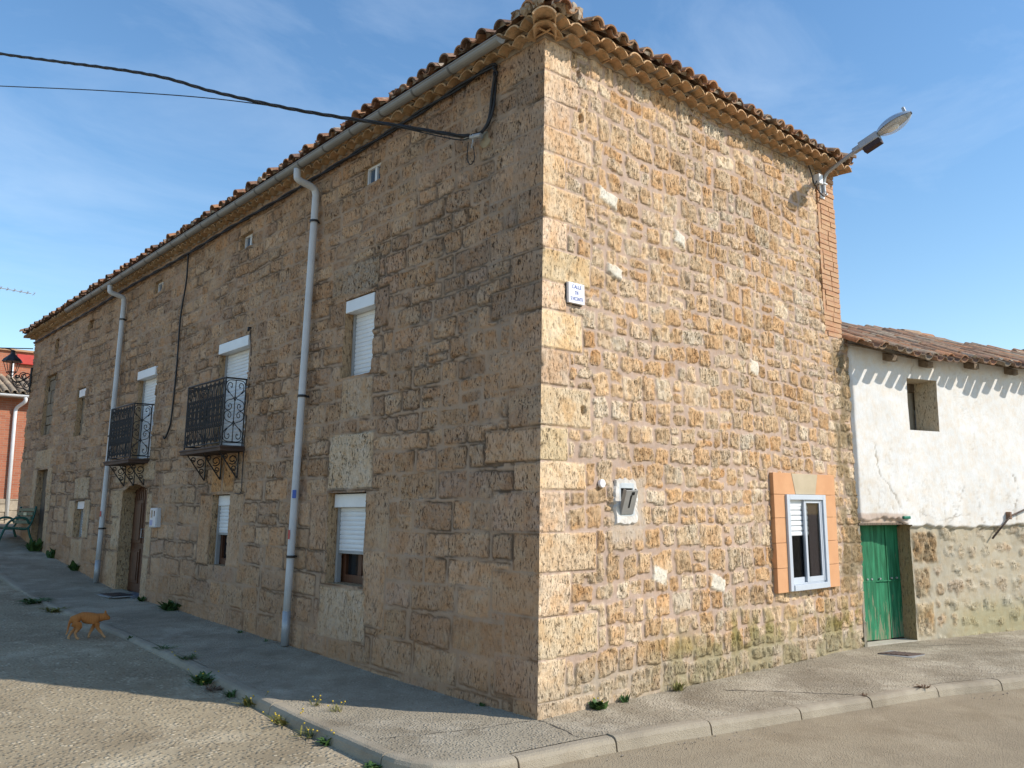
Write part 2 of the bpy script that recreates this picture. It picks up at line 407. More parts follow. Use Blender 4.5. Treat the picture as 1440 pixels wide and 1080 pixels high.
def grid_mesh(name, P, C, openings, X, Z, material, parent, ins):
    """P (nx,nz,3) surface points, faces inside the openings are removed and their edges run inwards by the opening's depth.
    openings: (test(xc,zc) -> mask, depth, colour); ins: inward unit vector"""
    nx, nz = P.shape[:2]
    idx = np.arange(nx*nz).reshape(nx, nz)
    q = np.stack([idx[:-1, :-1], idx[1:, :-1], idx[1:, 1:], idx[:-1, 1:]], -1)
    xc, zc = np.meshgrid((X[:-1]+X[1:])/2, (Z[:-1]+Z[1:])/2, indexing='ij')
    hole = np.zeros(xc.shape, int)
    for k, op in enumerate(openings): hole[op[0](xc, zc)] = k+1
    V = [P.reshape(-1, 3)]; Cc = [C.reshape(-1, 4)]; F = [q[hole == 0]]; base = nx*nz
    ins = np.array(ins)
    def strip(A, B, depth, colr, flip):
        nonlocal base
        A = A.ravel(); B = B.ravel()
        if len(A) == 0: return
        n = max(2, int(depth/.025)); pa = P.reshape(-1, 3)[A]; pb = P.reshape(-1, 3)[B]
        ca = C.reshape(-1, 4)[A].copy()
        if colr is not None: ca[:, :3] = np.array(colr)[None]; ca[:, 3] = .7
        L = []; L2 = []
        for i in range(n+1):
            w = i/n; jag = (np.random.RandomState(i+7).rand(len(A), 1)-.5)*.0
            L.append(pa*1 + ins*depth*w + jag); L2.append(pb*1 + ins*depth*w + jag)
        m = len(A); vv = np.concatenate(L+L2); cc = np.tile(ca, (2*(n+1), 1))
        ff = []
        for i in range(n):
            a0 = base+i*m+np.arange(m); a1 = a0+m; b0 = base+(n+1)*m+i*m+np.arange(m); b1 = b0+m
            ff.append(np.stack([a0, b0, b1, a1] if not flip else [b0, a0, a1, b1], -1))
        V.append(vv); Cc.append(cc); F.append(np.concatenate(ff)); base += len(vv)
    for k, op in enumerate(openings):
        h = hole == k+1
        # vertical edges (between column i-1 and i)
        e = h[1:, :] & ~h[:-1, :]; i, j = np.where(e); strip(idx[i+1, j], idx[i+1, j+1], op[1], op[2], False)
        e = h[:-1, :] & ~h[1:, :]; i, j = np.where(e); strip(idx[i+1, j], idx[i+1, j+1], op[1], op[2], True)
        e = h[:, 1:] & ~h[:, :-1]; i, j = np.where(e); strip(idx[i, j+1], idx[i+1, j+1], op[1], op[2], True)
        e = h[:, :-1] & ~h[:, 1:]; i, j = np.where(e); strip(idx[i, j+1], idx[i+1, j+1], op[1], op[2], False)
    V = np.concatenate(V); Cc = np.concatenate(Cc); F = np.concatenate(F)
    me = bpy.data.meshes.new(name); loc = np.array(parent.location) if parent else np.zeros(3)
    me.vertices.add(len(V)); me.vertices.foreach_set('co', (V-loc).astype(np.float32).ravel())
    me.loops.add(F.size); me.loops.foreach_set('vertex_index', F.astype(np.int32).ravel())
    me.polygons.add(len(F)); me.polygons.foreach_set('loop_start', (np.arange(len(F))*4).astype(np.int32))
    try: me.polygons.foreach_set('loop_total', np.full(len(F), 4, np.int32))
    except Exception: pass
    me.update(calc_edges=True); me.validate()
    ca = me.color_attributes.new('Col', 'FLOAT_COLOR', 'POINT'); ca.data.foreach_set('color', np.clip(Cc, 0, 1).astype(np.float32).ravel())
    me.polygons.foreach_set('use_smooth', np.ones(len(F), bool))
    me.materials.append(material)
    o = bpy.data.objects.new(name, me); col.objects.link(o)
    if parent: o.parent = parent
    return o

house = thing('stone_house', 'long two storey stone house of weathered tan blocks with tiled eaves on the street corner', 'house', (0, 0, 0))

# openings of the long facade: y0, y1, z0, z1, depth
OP = {
 'attic1': (2.78, 3.14, 5.55, 5.785, .10), 'attic2': (6.20, 6.58, 5.565, 5.785, .11), 'attic3': (9.83, 10.24, 5.59, 5.81, .11),
 'attic4': (13.88, 14.24, 5.58, 5.785, .08), 'attic5': (16.55, 16.88, 5.42, 5.78, .06),
 'up1': (2.80, 3.45, 3.25, 4.20, .19), 'up2': (6.02, 7.06, 2.60, 4.20, .15), 'up3': (9.73, 10.67, 2.62, 4.23, .14),
 'up4': (14.0, 14.55, 3.30, 4.33, .11), 'up5': (16.5, 17.45, 3.50, 4.95, .09),
 'lo1': (2.79, 3.57, .89, 1.91, .25), 'lo2': (6.34, 6.92, .95, 1.945, .19), 'lo3': (13.3, 13.92, 1.2, 1.935, .20),
 'door5': (16.35, 17.3, .7, 2.68, .13)}
DOOR = (9.70, 10.98, .20, 2.04, 2.19, .22)            # y0, y1, z0, spring, crown, depth
def rect_test(y0, y1, z0, z1): return lambda x, z: (x > y0) & (x < y1) & (z > z0) & (z < z1)
def door_test(x, z):
    y0, y1, z0, zs, zc, _ = DOOR; c = (y0+y1)/2; hw = (y1-y0)/2
    top = zs + (zc-zs)*np.sqrt(np.clip(1-((x-c)/hw)**2*.85, 0, 1))-.04*np.abs((x-c)/hw)
    return (x > y0) & (x < y1) & (z > z0) & (z < top)

WIN = (3.86, 4.71, .82, 1.85)                          # glazed part of the window on the side facade
ZK = [v for q in OP.values() for v in q[2:4]] + [DOOR[2], WIN[2], WIN[3]]
ZZ = snap_axis(-.2, H, lambda a: .0135, ZK)
YK = [v for q in OP.values() for v in q[:2]] + list(DOOR[:2])
YY = snap_axis(0, EXT, lambda a: .013+.0036*a, YK)
XR = 5.66
XX = snap_axis(0, XR, lambda a: .0115+.0018*a, [5.05, 5.5, WIN[0], WIN[1]])

# quoins: shared courses on both faces of the corner
qr = random.Random(5); qz = [-.2]
while qz[-1] < H-.2: qz.append(qz[-1]+qr.uniform(.25, .37))
qz[-1] = H
CR = (.64, .50, .345)
spR = []; spL = []
for k in range(len(qz)-1):
    big = k % 2 == 0
    a = qr.uniform(.52, .74) if big else qr.uniform(.30, .42)
    b = qr.uniform(.30, .46) if big else qr.uniform(.55, .85)
    tone = np.array(CR)*qr.uniform(.88, 1.08)*np.array([1, qr.uniform(.95, 1.0), qr.uniform(.9, 1.0)])
    spR.append((-.05, a, qz[k]+.005, qz[k+1]-.005, tuple(tone), .4))
    spL.append((-.05, b, qz[k]+.005, qz[k+1]-.005, None, .6))
rr = random.Random(11)
stR = rows(0, XR, -.2, H, (.155, .265), (.13, .31), .014, rr, .22)
for _ in range(90):                                   # small filler stones
    x = rr.uniform(.7, 5.5); z = rr.uniform(.1, H); w = rr.uniform(.04, .08); stR.append((x, x+w, z, z+rr.uniform(.03, .05)))
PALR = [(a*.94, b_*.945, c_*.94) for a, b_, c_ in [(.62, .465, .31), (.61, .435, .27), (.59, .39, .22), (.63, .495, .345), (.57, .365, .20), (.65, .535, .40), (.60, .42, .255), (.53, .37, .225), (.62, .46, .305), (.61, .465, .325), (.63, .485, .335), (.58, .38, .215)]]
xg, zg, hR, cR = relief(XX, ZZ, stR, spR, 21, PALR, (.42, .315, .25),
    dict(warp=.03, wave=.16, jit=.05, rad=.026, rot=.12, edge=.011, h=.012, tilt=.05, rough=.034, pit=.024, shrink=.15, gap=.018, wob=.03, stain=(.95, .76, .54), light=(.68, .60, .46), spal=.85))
# a few pale limestone blocks
rp = np.random.RandomState(3)
for px_, pz_, w_, h_ in ((.98, 4.72, .26, .13), (1.62, 1.08, .2, .14), (2.55, .95, .26, .16), (1.06, 4.0, .2, .1), (3.4, 3.3, .15, .16), (2.1, 4.55, .16, .13)):
    d = np.maximum(np.abs(xg-px_-.1*(zg-pz_))-w_/2, np.abs(zg-pz_+.3*(xg-px_))-h_/2) + (fbm(xg*14, zg*14, 77, 3)-.5)*.05
    k = sst(.012, -.012, d); hR = hR*(1-k) + k*(.025+(fbm(xg*20, zg*20, 78, 4)-.5)*.02)
    cR[..., :3] = cR[..., :3]*(1-k[..., None]) + k[..., None]*np.array([.68, .63, .53])*(.9+.2*fbm(xg*9, zg*9, 79)[..., None]); cR[..., 3] = cR[..., 3]*(1-k)+k*.25
# moss and splash stains at the foot, dark grown-over stones at the far end
mz = sst(.55, .12, zg-.30*fbm(xg*1.7, zg*0, 41)-.1*fbm(xg*7, zg*7, 42))*sst(1.1, 2.0, xg)*sst(.34, .52, fbm(xg*6, zg*4, 43, 4))
cR[..., :3] = cR[..., :3]*(1-.85*mz[..., None]) + .85*mz[..., None]*np.array([.215, .18, .05])
gzr = sst(.30, .06, zg-.22*fbm(xg*2.1, zg*0+3, 44))*.55
cR[..., :3] = cR[..., :3]*(1-gzr[..., None]) + gzr[..., None]*np.array([.36, .315, .235])
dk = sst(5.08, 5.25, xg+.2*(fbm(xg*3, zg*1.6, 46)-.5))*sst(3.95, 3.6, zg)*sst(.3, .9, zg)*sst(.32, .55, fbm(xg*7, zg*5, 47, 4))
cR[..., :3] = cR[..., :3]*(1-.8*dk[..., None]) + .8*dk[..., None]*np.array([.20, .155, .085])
# putlog holes, cement patch round the meter cabinet
for hx, hz in ((.553, 5.88), (.573, 5.43), (.585, 2.6)):
    k = sst(.04, .025, np.hypot(xg-hx, (zg-hz)*.85)); hR = hR-.11*k
pt = sst(.06, -.02, np.maximum(np.abs(xg-1.17)-.2, np.abs(zg-1.70)-.24)+(fbm(xg*7, zg*7, 48, 3)-.5)*.18)
hR = hR*(1-pt)+pt*.012; cR[..., :3] = cR[..., :3]*(1-pt[..., None]*.85)+pt[..., None]*.85*np.array([.46, .385, .31]); cR[..., 3] *= 1-pt*.8

# long facade: squared blocks, larger below, more irregular above
rl = random.Random(8)
stL = rows(0, EXT, -.2, 1.0, (.27, .38), (.35, .85), .012, rl, .05) + rows(0, EXT, 1.0, 2.35, (.24, .33), (.28, .7), .014, rl, .1) \
    + rows(0, EXT, 2.35, H, (.175, .255), (.2, .5), .016, rl, .08)
JAMB = (.55, .41, .28); ORG = (.54, .30, .14)
spL += [(2.66, 3.62, 1.95, 2.58, (.60, .475, .35), 1.0), (2.32, 2.775, 1.3, 1.93, None, .5), (3.6, 4.0, 1.25, 1.9, None, .5), (2.35, 2.775, .5, 1.28, None, .9), (2.7, 3.7, .3, .86, (.54, .41, .295), 1.2),
        (2.72, 3.75, 4.25, 4.62, (.40, .305, .225), 1.3), (3.47, 3.8, 3.9, 4.2, None, .8), (2.5, 2.785, 3.75, 4.2, None, .8), (2.75, 3.4, 2.75, 3.22, (.52, .39, .28), .9),
        (6.25, 6.62, 1.98, 2.5, ORG, .3), (6.66, 7.0, 1.98, 2.5, ORG, .3), (5.9, 6.32, .95, 1.95, None, .4), (6.95, 7.4, .95, 1.95, None, .4),
        (9.42, 9.68, .15, .95, JAMB, .25), (9.36, 9.68, .97, 1.5, JAMB, .25), (9.45, 9.68, 1.52, 2.02, JAMB, .25), (9.4, 9.95, 2.24, 2.56, JAMB, .3), (9.98, 10.7, 2.23, 2.56, JAMB, .3),
        (11.0, 11.5, .3, 1.0, JAMB, .3), (11.0, 11.4, 1.02, 1.6, JAMB, .3), (11.0, 11.52, 1.62, 2.1, JAMB, .3), (10.73, 11.4, 2.22, 2.56, JAMB, .3),
        (12.9, 13.28, 1.2, 1.95, JAMB, .4), (13.94, 14.4, 1.2, 1.95, JAMB, .4), (13.2, 14.0, .65, 1.17, JAMB, .4), (13.1, 14.1, 1.97, 2.4, JAMB, .4),
        (16.0, 16.33, .7, 1.7, JAMB, .5), (15.95, 16.33, 1.72, 2.7, JAMB, .5), (16.2, 17.6, 2.72, 3.15, JAMB, .5), (17.32, 17.7, 1.0, 2.7, JAMB, .5)]
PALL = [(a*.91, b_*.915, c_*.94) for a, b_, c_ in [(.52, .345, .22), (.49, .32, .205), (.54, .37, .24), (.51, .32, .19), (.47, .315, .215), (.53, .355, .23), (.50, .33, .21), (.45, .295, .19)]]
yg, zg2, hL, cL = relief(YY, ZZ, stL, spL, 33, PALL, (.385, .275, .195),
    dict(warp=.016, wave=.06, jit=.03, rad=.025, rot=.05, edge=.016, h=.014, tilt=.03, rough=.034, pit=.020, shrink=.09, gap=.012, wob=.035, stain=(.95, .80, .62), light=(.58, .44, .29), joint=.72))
lo = sst(2.3, 1.2, zg2+.5*(fbm(yg*.6, zg2*.6, 51)-.5))                       # smoother dressed blocks low down
hL = hL*(1-.45*lo); cL[..., 3] *= 1-.5*lo
gr = sst(3.4, .0, yg+.8*(fbm(yg*.9, zg2*.7, 54, 3)-.5))*sst(.42, .6, fbm(yg*4, zg2*2.4, 52, 5, .6))*sst(1.6, 3.6, zg2)*.38     # grey lichen near the corner
cL[..., :3] = cL[..., :3]*(1-gr[..., None]) + gr[..., None]*np.array([.27, .22, .175])
dm = sst(.9, .1, zg2-np.interp(yg, GY, GZ)-.5*(fbm(yg*1.1, zg2*0, 53)-.4))*.35                # reddish rising damp
cL[..., :3] = cL[..., :3]*(1-dm[..., None]) + dm[..., None]*np.array([.42, .22, .11])
for hy, hz in ((8.21, 4.62), (8.9, 4.86), (5.2, 4.3), (12.2, 3.7)):
    k = sst(.05, .03, np.hypot((yg-hy)*.8, zg2-hz)); hL = hL-.1*k
ed = (hR[2]+hL[2])/2 + .004 - .016*sst(.55, .8, vnoise(ZZ*8, ZZ*0, 88)) - .006*vnoise(ZZ*30, ZZ*0, 89)                                                          # both faces meet along one arris
bR = sst(.022, 0, XX)[:, None]; bL = sst(.03, 0, YY)[:, None]
hR = hR*(1-bR)+ed[None]*bR; hL = hL*(1-bL)+ed[None]*bL
PR = np.stack([xg + (KL*zg-ed[None])*np.clip(1-xg/.9, 0, 1), -hR, zg], -1)
PL = np.stack([KL*zg2-hL, yg - ed[None]*np.clip(1-yg/.3, 0, 1), zg2], -1)
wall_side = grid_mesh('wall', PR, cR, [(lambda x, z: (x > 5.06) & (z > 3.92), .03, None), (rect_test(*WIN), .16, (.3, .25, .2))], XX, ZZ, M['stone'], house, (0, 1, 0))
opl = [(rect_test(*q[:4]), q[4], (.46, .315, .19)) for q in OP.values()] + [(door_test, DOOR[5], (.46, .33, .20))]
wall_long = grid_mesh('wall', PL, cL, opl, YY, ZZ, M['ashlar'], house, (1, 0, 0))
b = MB(); b.box(5.4, 5.47, .3, EXT, -.2, H-.02); b.box(.3, 5.4, EXT-.12, EXT-.02, -.2, H-.02); b.build('wall', M['mortar'], house)
b = MB(); b.box(.60, 5.38, .5, EXT-.2, -.1, H-.05); b.build('core', M['interior'], house)
# brick repair at the end of the side facade, toothed into the stone
b = MB(); r_ = random.Random(2); z = 3.9
while z < H-.03:
    t = 5.06 + (.07 if int(z/.28) % 2 else 0); x = t
    while x < 5.5-.03:
        w = min(r_.uniform(.2, .25), 5.5-x)
        if w > .06: b.fb(RP, x+.005, x+w-.005, z+.006, z+.062, -.12, .012+r_.uniform(-.004, .006))
        x += w
    z += .068
b.box(5.07, 5.49, -.004, .3, 3.9, H-.02); b.box(5.47, 5.497, .0, 1.2, 3.9, H-.02)
def brick_old():
    m = mat('old hand made brick', rough=.88, spec=.2); t = NT(m); v = t.coord((1, 1, 1)); v2 = t.coord((2, 2, 14.7))
    c = t.mix(t.rng(t.noise(v2, 1.2, 2), .35, .65), (.44, .23, .13), (.52, .33, .19))
    c = t.mix(t.rng(t.noise(v, 20, 4), .5, .7, 0, .6), c, (.40, .30, .21)); t.base(c)
    t.nrm(t.bump(t.noise(v, 60, 4), .6, .008)); return m
b.build('brick_pier', brick_old(), house)

# ------------------------------------------------------------------ eaves and roofs
TC = [(.44, .23, .125), (.40, .20, .105), (.47, .27, .15), (.36, .20, .12), (.42, .26, .16), (.33, .22, .15)]
TCD = [(.22, .125, .085), (.28, .14, .085), (.19, .12, .09), (.32, .16, .095), (.25, .16, .115)]
def barrel(mb, p0, axis, side, up, r0, r1, L, th, arch=True, seg=8, a0=.28):
    """half round clay tile starting at p0 and running L along axis; arch up or trough up"""
    p0, axis, side, up = map(Vector, (p0, axis, side, up)); sg = 1 if arch else -1
    V = []
    for (t, r) in ((0, r0), (1, r1)):
        for rr in (r, r-th):
            for k in range(seg+1):
                a = a0 + (math.pi-2*a0)*k/seg
                V.append(p0+axis*L*t + side*math.cos(a)*rr + up*((math.sin(a)*rr-math.sin(a0)*r)*sg))
    n = seg+1; F = []
    for k in range(seg):
        F += [(k, k+1, 2*n+k+1, 2*n+k), (n+k+1, n+k, 3*n+k, 3*n+k+1), (k+1, k, n+k, n+k+1), (2*n+k, 2*n+k+1, 3*n+k+1, 3*n+k)]
    F += [(0, 2*n, 3*n, n), (n-1, 2*n-1, 4*n-1, 3*n-1)]
    mb.add(V, F)

def cornice_row(mb, F, a0, a1, pitch, d, zt, off, r, colr, outdir, side, tilt=.06, L=.3, jit=.016):
    """row of half round tiles bedded in the wall head, their open undersides looking down"""
    a = a0+off
    ax = (Vector(outdir)*-1 + Vector((0, 0, tilt))).normalized(); up = Vector((0, 0, 1))
    while a < a1:
        c = np.array(colr[R_.randrange(len(colr))])*R_.uniform(.88, 1.1); mb.cur = (*c, 1)
        dd = d+R_.uniform(-jit, jit); p = Vector(F(a+R_.uniform(-.006, .006), zt+R_.uniform(-.006, .006), dd))
        s2 = (Vector(side) + Vector(outdir)*R_.uniform(-.09, .09)).normalized()
        barrel(mb, p, ax, s2, up, r*R_.uniform(.97, 1.05), r*.95, L, .014, True, 10, .5)
        a += pitch
R_ = random.Random(4); X0 = KL*H
LOUT, LSIDE = (-1, 0, 0), (0, 1, 0); ROUT, RSIDE = (0, -1, 0), (1, 0, 0)
HB = H-.045
TCC = [(.56, .36, .20), (.53, .33, .175), (.58, .38, .22), (.50, .30, .16)]
def LPH(y, z, d): return (KL*H-d, y, z)
b = MB()
PITCH = .205
cornice_row(b, LPH, .02, EXT, PITCH, .13, HB, 0, .117, TCC, LOUT, LSIDE)
cornice_row(b, LPH, -.1, EXT+.1, PITCH, .235, HB+.055, PITCH/2, .117, TCC, LOUT, LSIDE)
b.cur = (*TCC[2], 1)
for dd, zz in ((.15, HB), (.27, HB+.044)): barrel(b, (X0-dd*.92, -dd*.92, zz-.01), (.7, .7, .06), (.7, -.7, 0), (0, 0, 1), .125, .115, .34, .014, True, 10, .45)
b.build('cornice', M['tile'], house, smooth=False, use_col=True)
b = MB()
cornice_row(b, RP, .2, 5.46, PITCH, .13, HB, 0, .117, TCC, ROUT, RSIDE)
cornice_row(b, RP, .06, 5.50, PITCH, .245, HB+.055, PITCH/2, .117, TCC, ROUT, RSIDE)
b.build('cornice', M['tile'], house, use_col=True)
# mortar bed behind and between the tile rows, modelled as stepped bands
b = MB()
X0 = KL*H
b.box(X0-.02, X0+.25, -.02, EXT, HB-.002, HB+.05); b.box(X0+.25, 5.5, -.02, .25, HB-.002, HB+.05)
b.box(X0-.10, X0+.25, -.10, EXT+.05, HB+.055, HB+.10); b.box(X0+.25, 5.52, -.10, .25, HB+.055, HB+.10)
b.build('cornice_bed', M['mortar'], house)
# hipped tile roof: boarded planes with ranks of cover and channel tiles
RS = math.tan(math.radians(17)); ZE = HB+.105; OH = .29
xw, xe, ys, yn = X0-OH, 5.60, -OH, EXT+.25
xm = (xw+xe)/2; zr = ZE+(xm-xw)*RS; ins = xm-xw
b = MB(); b.add([(xw+.05, ys+.05, ZE), (xe, ys+.05, ZE), (xe, yn, ZE), (xw+.05, yn, ZE), (xm, ys+ins, zr), (xm, yn-ins, zr)],
                [(0, 1, 4), (1, 2, 5, 4), (2, 3, 5), (3, 0, 4, 5), (3, 2, 1, 0)])
b.build('roof', M['mortar'], house)
def roof_rank(mb, mort, base, axis, side, nrm, n, pal, r=.085, L=.42, step=.34, ch=True, pitch=.205, loose=1.7, out=0.0):
    """one rank of cover tiles with the channel tiles beside it, from the eave upwards"""
    base, axis, side, nrm = map(Vector, (base, axis, side, nrm))
    for k in range(n):
        j = lambda s: R_.uniform(-s, s)*loose
        mb.cur = (*(np.array(pal[R_.randrange(len(pal))])*R_.uniform(.8, 1.15)), 1)
        a2 = (axis + side*j(.03) + nrm*(.05+j(.02))).normalized()
        if ch:
            mb.cur = (*(np.array(pal[R_.randrange(len(pal))])*R_.uniform(.7, 1.05)), 1)
            barrel(mb, base+axis*(k*step+.02-(out if k == 0 else 0)+j(.03))+side*(pitch/2)+nrm*(.062+.012*(k % 2)), a2, side, nrm, r*(.86+out*.7), r*.98, L, .014, False, 6)
        mb.cur = (*(np.array(pal[R_.randrange(len(pal))])*R_.uniform(.8, 1.15)), 1)
        barrel(mb, base+axis*(k*step+(out*.6 if k == 0 else 0)+j(.035))+side*j(.012)+nrm*(.035+.01*(k % 2)), a2, side, nrm, r*1.05, r*.86, L, .015, True, 8)
    if mort is not None:
        p = base+axis*.07+nrm*.03; mort.cur = (.42, .35, .27, 1)
        V = [p + side*(math.cos(a)*.07*R_.uniform(.75, 1.1)) + nrm*(math.sin(a)*.075*R_.uniform(.8, 1.05)) + axis*R_.uniform(-.035, .02) for a in np.linspace(0, math.pi, 7)]
        q = [v+axis*.2 for v in V]; mort.add(V+q, [tuple(range(7))]+[(i, i+1, 8+i, 7+i) for i in range(6)])
cs, sn = math.cos(math.atan(RS)), math.sin(math.atan(RS))
b = MB(); mo = MB()
y = ys+.02
while y < yn-.05:
    run = min(ins, y-ys, yn-y)/cs
    if run > .12: roof_rank(b, mo, (xw, y, ZE+.005), (cs, 0, sn), (0, 1, 0), (-sn, 0, cs), max(1, int(run/.34)), TCD+TC[:2])
    y += PITCH
x = xw+.02
while x < xe-.05:
    run = min(ins, x-xw, xe-x)/cs
    if run > .1: roof_rank(b, mo, (x, ys+.0, ZE+.005), (0, cs, sn), (1, 0, 0), (0, -sn, cs), max(1, int(run/.34)), TC+TCD[:2])
    x += PITCH
for (hx, hy, sx, sy) in ((xw, ys, 1, 1), (xw, yn, 1, -1), (xe, ys, -1, 1), (xe, yn, -1, -1)):       # hip ridges
    ax = Vector((sx, sy, RS)).normalized(); sd = Vector((sy, -sx, 0)).normalized(); nn = sd.cross(ax); nn = nn if nn.z > 0 else -nn
    for k in range(12):
        b.cur = (*(np.array(TC[R_.randrange(6)])*.8), 1)
        barrel(b, Vector((hx, hy, ZE+.09))+ax*(.02+k*.35), (ax+nn*.04).normalized(), sd, nn, .115, .09, .42, .016, True, 8)
for k in range(int((yn-ys-2*ins)/.35)):
    b.cur = (*(np.array(TC[R_.randrange(6)])*.8), 1)
    barrel(b, (xm, ys+ins+k*.35, zr+.08), (0, 1, .04), (1, 0, 0), (0, 0, 1), .115, .09, .42, .016)
b.build('roof_tiles', M['tile'], house, use_col=True)
for k in range(16):                                                                  # broken mortar lumps where the hip meets the corner
    a_ = R_.uniform(-.3, .45); c_ = Vector((xw+.03+max(0, a_), ys+.03+max(0, -a_), ZE+.05+R_.uniform(0, .07))); s_ = R_.uniform(.025, .055)
    V = [c_+Vector((math.cos(p_)*math.cos(t_), math.sin(p_)*math.cos(t_), math.sin(t_)))*s_*R_.uniform(.7, 1.3) for t_ in (-1.2, -.4, .4, 1.2) for p_ in np.linspace(0, 5.2, 6)]
    mo.add(V, [(i*6+k2, i*6+(k2+1) % 6, (i+1)*6+(k2+1) % 6, (i+1)*6+k2) for i in range(3) for k2 in range(6)]+[tuple(range(6))[::-1], tuple(range(18, 24))])
mo.build('roof_mortar', M['mortar'], house)

# gutter and downpipes of the long facade
GXc, GZc = X0-.365, 6.045
gu = MB(); Y0, Y1 = .22, 14.65
def gsec(y, r, n=8): return [(GXc+r*math.cos(math.pi+math.pi*k/n), y, GZc+.0+r*math.sin(math.pi+math.pi*k/n)) for k in range(n+1)]
ys_ = np.linspace(Y0, Y1, 30)
for (ra, flip) in ((.055, 0), (.052, 1)):
    V = [p for y in ys_ for p in gsec(y, ra)]; m = 9
    F = [(i*m+k, i*m+k+1, (i+1)*m+k+1, (i+1)*m+k) for i in range(len(ys_)-1) for k in range(m-1)]
    gu.add(V, [f[::-1] for f in F] if flip else F)
gu.tube([(GXc-.055, Y0, GZc+.004), (GXc-.055, Y1, GZc+.004)], .008, 6); gu.tube([(GXc+.055, Y0, GZc+.004), (GXc+.055, Y1, GZc+.004)], .005, 6)
for y in (Y0, Y1): gu.add(gsec(y, .054)+[(GXc, y, GZc)], [(k, k+1, 9) for k in range(8)])
gutter = gu.build('gutter', M['gutter'], house)
y = .95; GB = mat('dull grey bracket', (.12, .115, .11), .6)
while y < Y1:
    q = MB(); P = gsec(y, .059, 12); P2 = [(p[0], p[1]+.025, p[2]) for p in P]
    q.add(P+P2, [(k, k+1, 14+k, 13+k) for k in range(12)]); P3 = gsec(y, .056, 12); P4 = [(p[0], p[1]+.025, p[2]) for p in P3]
    q.add(P+P3, [(k, k+1, 14+k, 13+k) for k in range(12)]); q.add(P2+P4, [(k, k+1, 14+k, 13+k) for k in range(12)])
    q.build('gutter_bracket', M['iron'] if False else GB, gutter); y += .62

def downpipe(yt, yb, stickers):
    zb = g(yb)+.01; lo = .0
    q = MB(); r = .046
    top = [(GXc, yt, GZc-.05), (GXc, yt, GZc-.14), (GXc+.03, yt, GZc-.19)]
    xw_ = lambda z: KL*z-.085
    elbow = [(xw_(5.78)-.04, yt, 5.80), (xw_(5.72), yt, 5.72)]
    n = 10; down = [(xw_(5.7-(5.7-zb-.38)*k/n), yt+(yb-yt)*k/n, 5.7-(5.7-zb-.38)*k/n) for k in range(n+1)]
    q.tube(crom(top+elbow, 5)+down, r, 14)
    o = q.build('downpipe', M['pvc'], house, smooth=True)
    q = MB(); q.tube([(xw_(zb+.4), yb, zb+.4), (xw_(zb), yb, zb)], r*1.08, 14); q.build('pipe_shoe', M['galv'], o, smooth=True)
    for z in (5.35, 3.1, 1.05+zb*.8):
        yy = yt+(yb-yt)*(5.7-z)/(5.7-zb); q = MB()
        P = [(xw_(z)+.057*math.cos(t), yy+.057*math.sin(t), z) for t in np.linspace(0, 2*math.pi, 17)]
        q.add(P+[(p[0], p[1], p[2]+.03) for p in P], [(k, k+1, 18+k, 17+k) for k in range(16)])
        q.box(xw_(z)+.04, xw_(z)+.12, yy-.01, yy+.01, z+.005, z+.025); q.build('pipe_clip', M['iron'], o)
    for z, dz, a0, a1, mm, nm in stickers:
        yy = yt+(yb-yt)*(5.7-z)/(5.7-zb); A = np.linspace(a0, a1, 7); q = MB()
        P = [(xw_(z)+.0515*math.cos(t), yy+.0515*math.sin(t), z) for t in A]; P2 = [(xw_(z+dz)+.0515*math.cos(t), yy+.0515*math.sin(t), z+dz) for t in A]
        q.add(P+P2, [(k, k+1, 8+k, 7+k) for k in range(6)]); q.build(nm, mm, o)
    return o
bl = mat('faded blue sticker', (.06, .12, .42), .5); rd = mat('faded red sticker', (.5, .06, .05), .5)
downpipe(4.16, 4.30, [(1.86, .10, 3.5, 4.45, bl, 'sticker'), (1.37, .11, 2.85, 3.6, rd, 'sticker')])
downpipe(11.66, 11.78, [(1.62, .1, 3.0, 3.8, rd, 'sticker')])

# chimney and aerial rod on the roof
ch = MB(); cx_, cy_ = 1.7, 15.0; zc_ = ZE+(cx_-xw)*RS
ch.box(cx_-.2, cx_+.2, cy_-.25, cy_+.25, zc_-.2, zc_+.42)
cho = ch.build('chimney', brick_old(), house)
q = MB(); q.box(cx_-.26, cx_+.26, cy_-.31, cy_+.31, zc_+.42, zc_+.47)
for sx in (-.2, .2):
    for sy in (-.25, .25): q.box(cx_+sx-.04, cx_+sx+.04, cy_+sy-.04, cy_+sy+.04, zc_+.47, zc_+.60)
q.box(cx_-.29, cx_+.29, cy_-.34, cy_+.34, zc_+.60, zc_+.65); q.build('chimney_cap', mat('orange clay cap', (.5, .19, .1), .8), cho)
q = MB(); q.tube([(1.3, 18.1, ZE+.3), (1.3, 18.1, ZE+1.25)], .018, 6); q.build('aerial_rod', M['galv'], house)

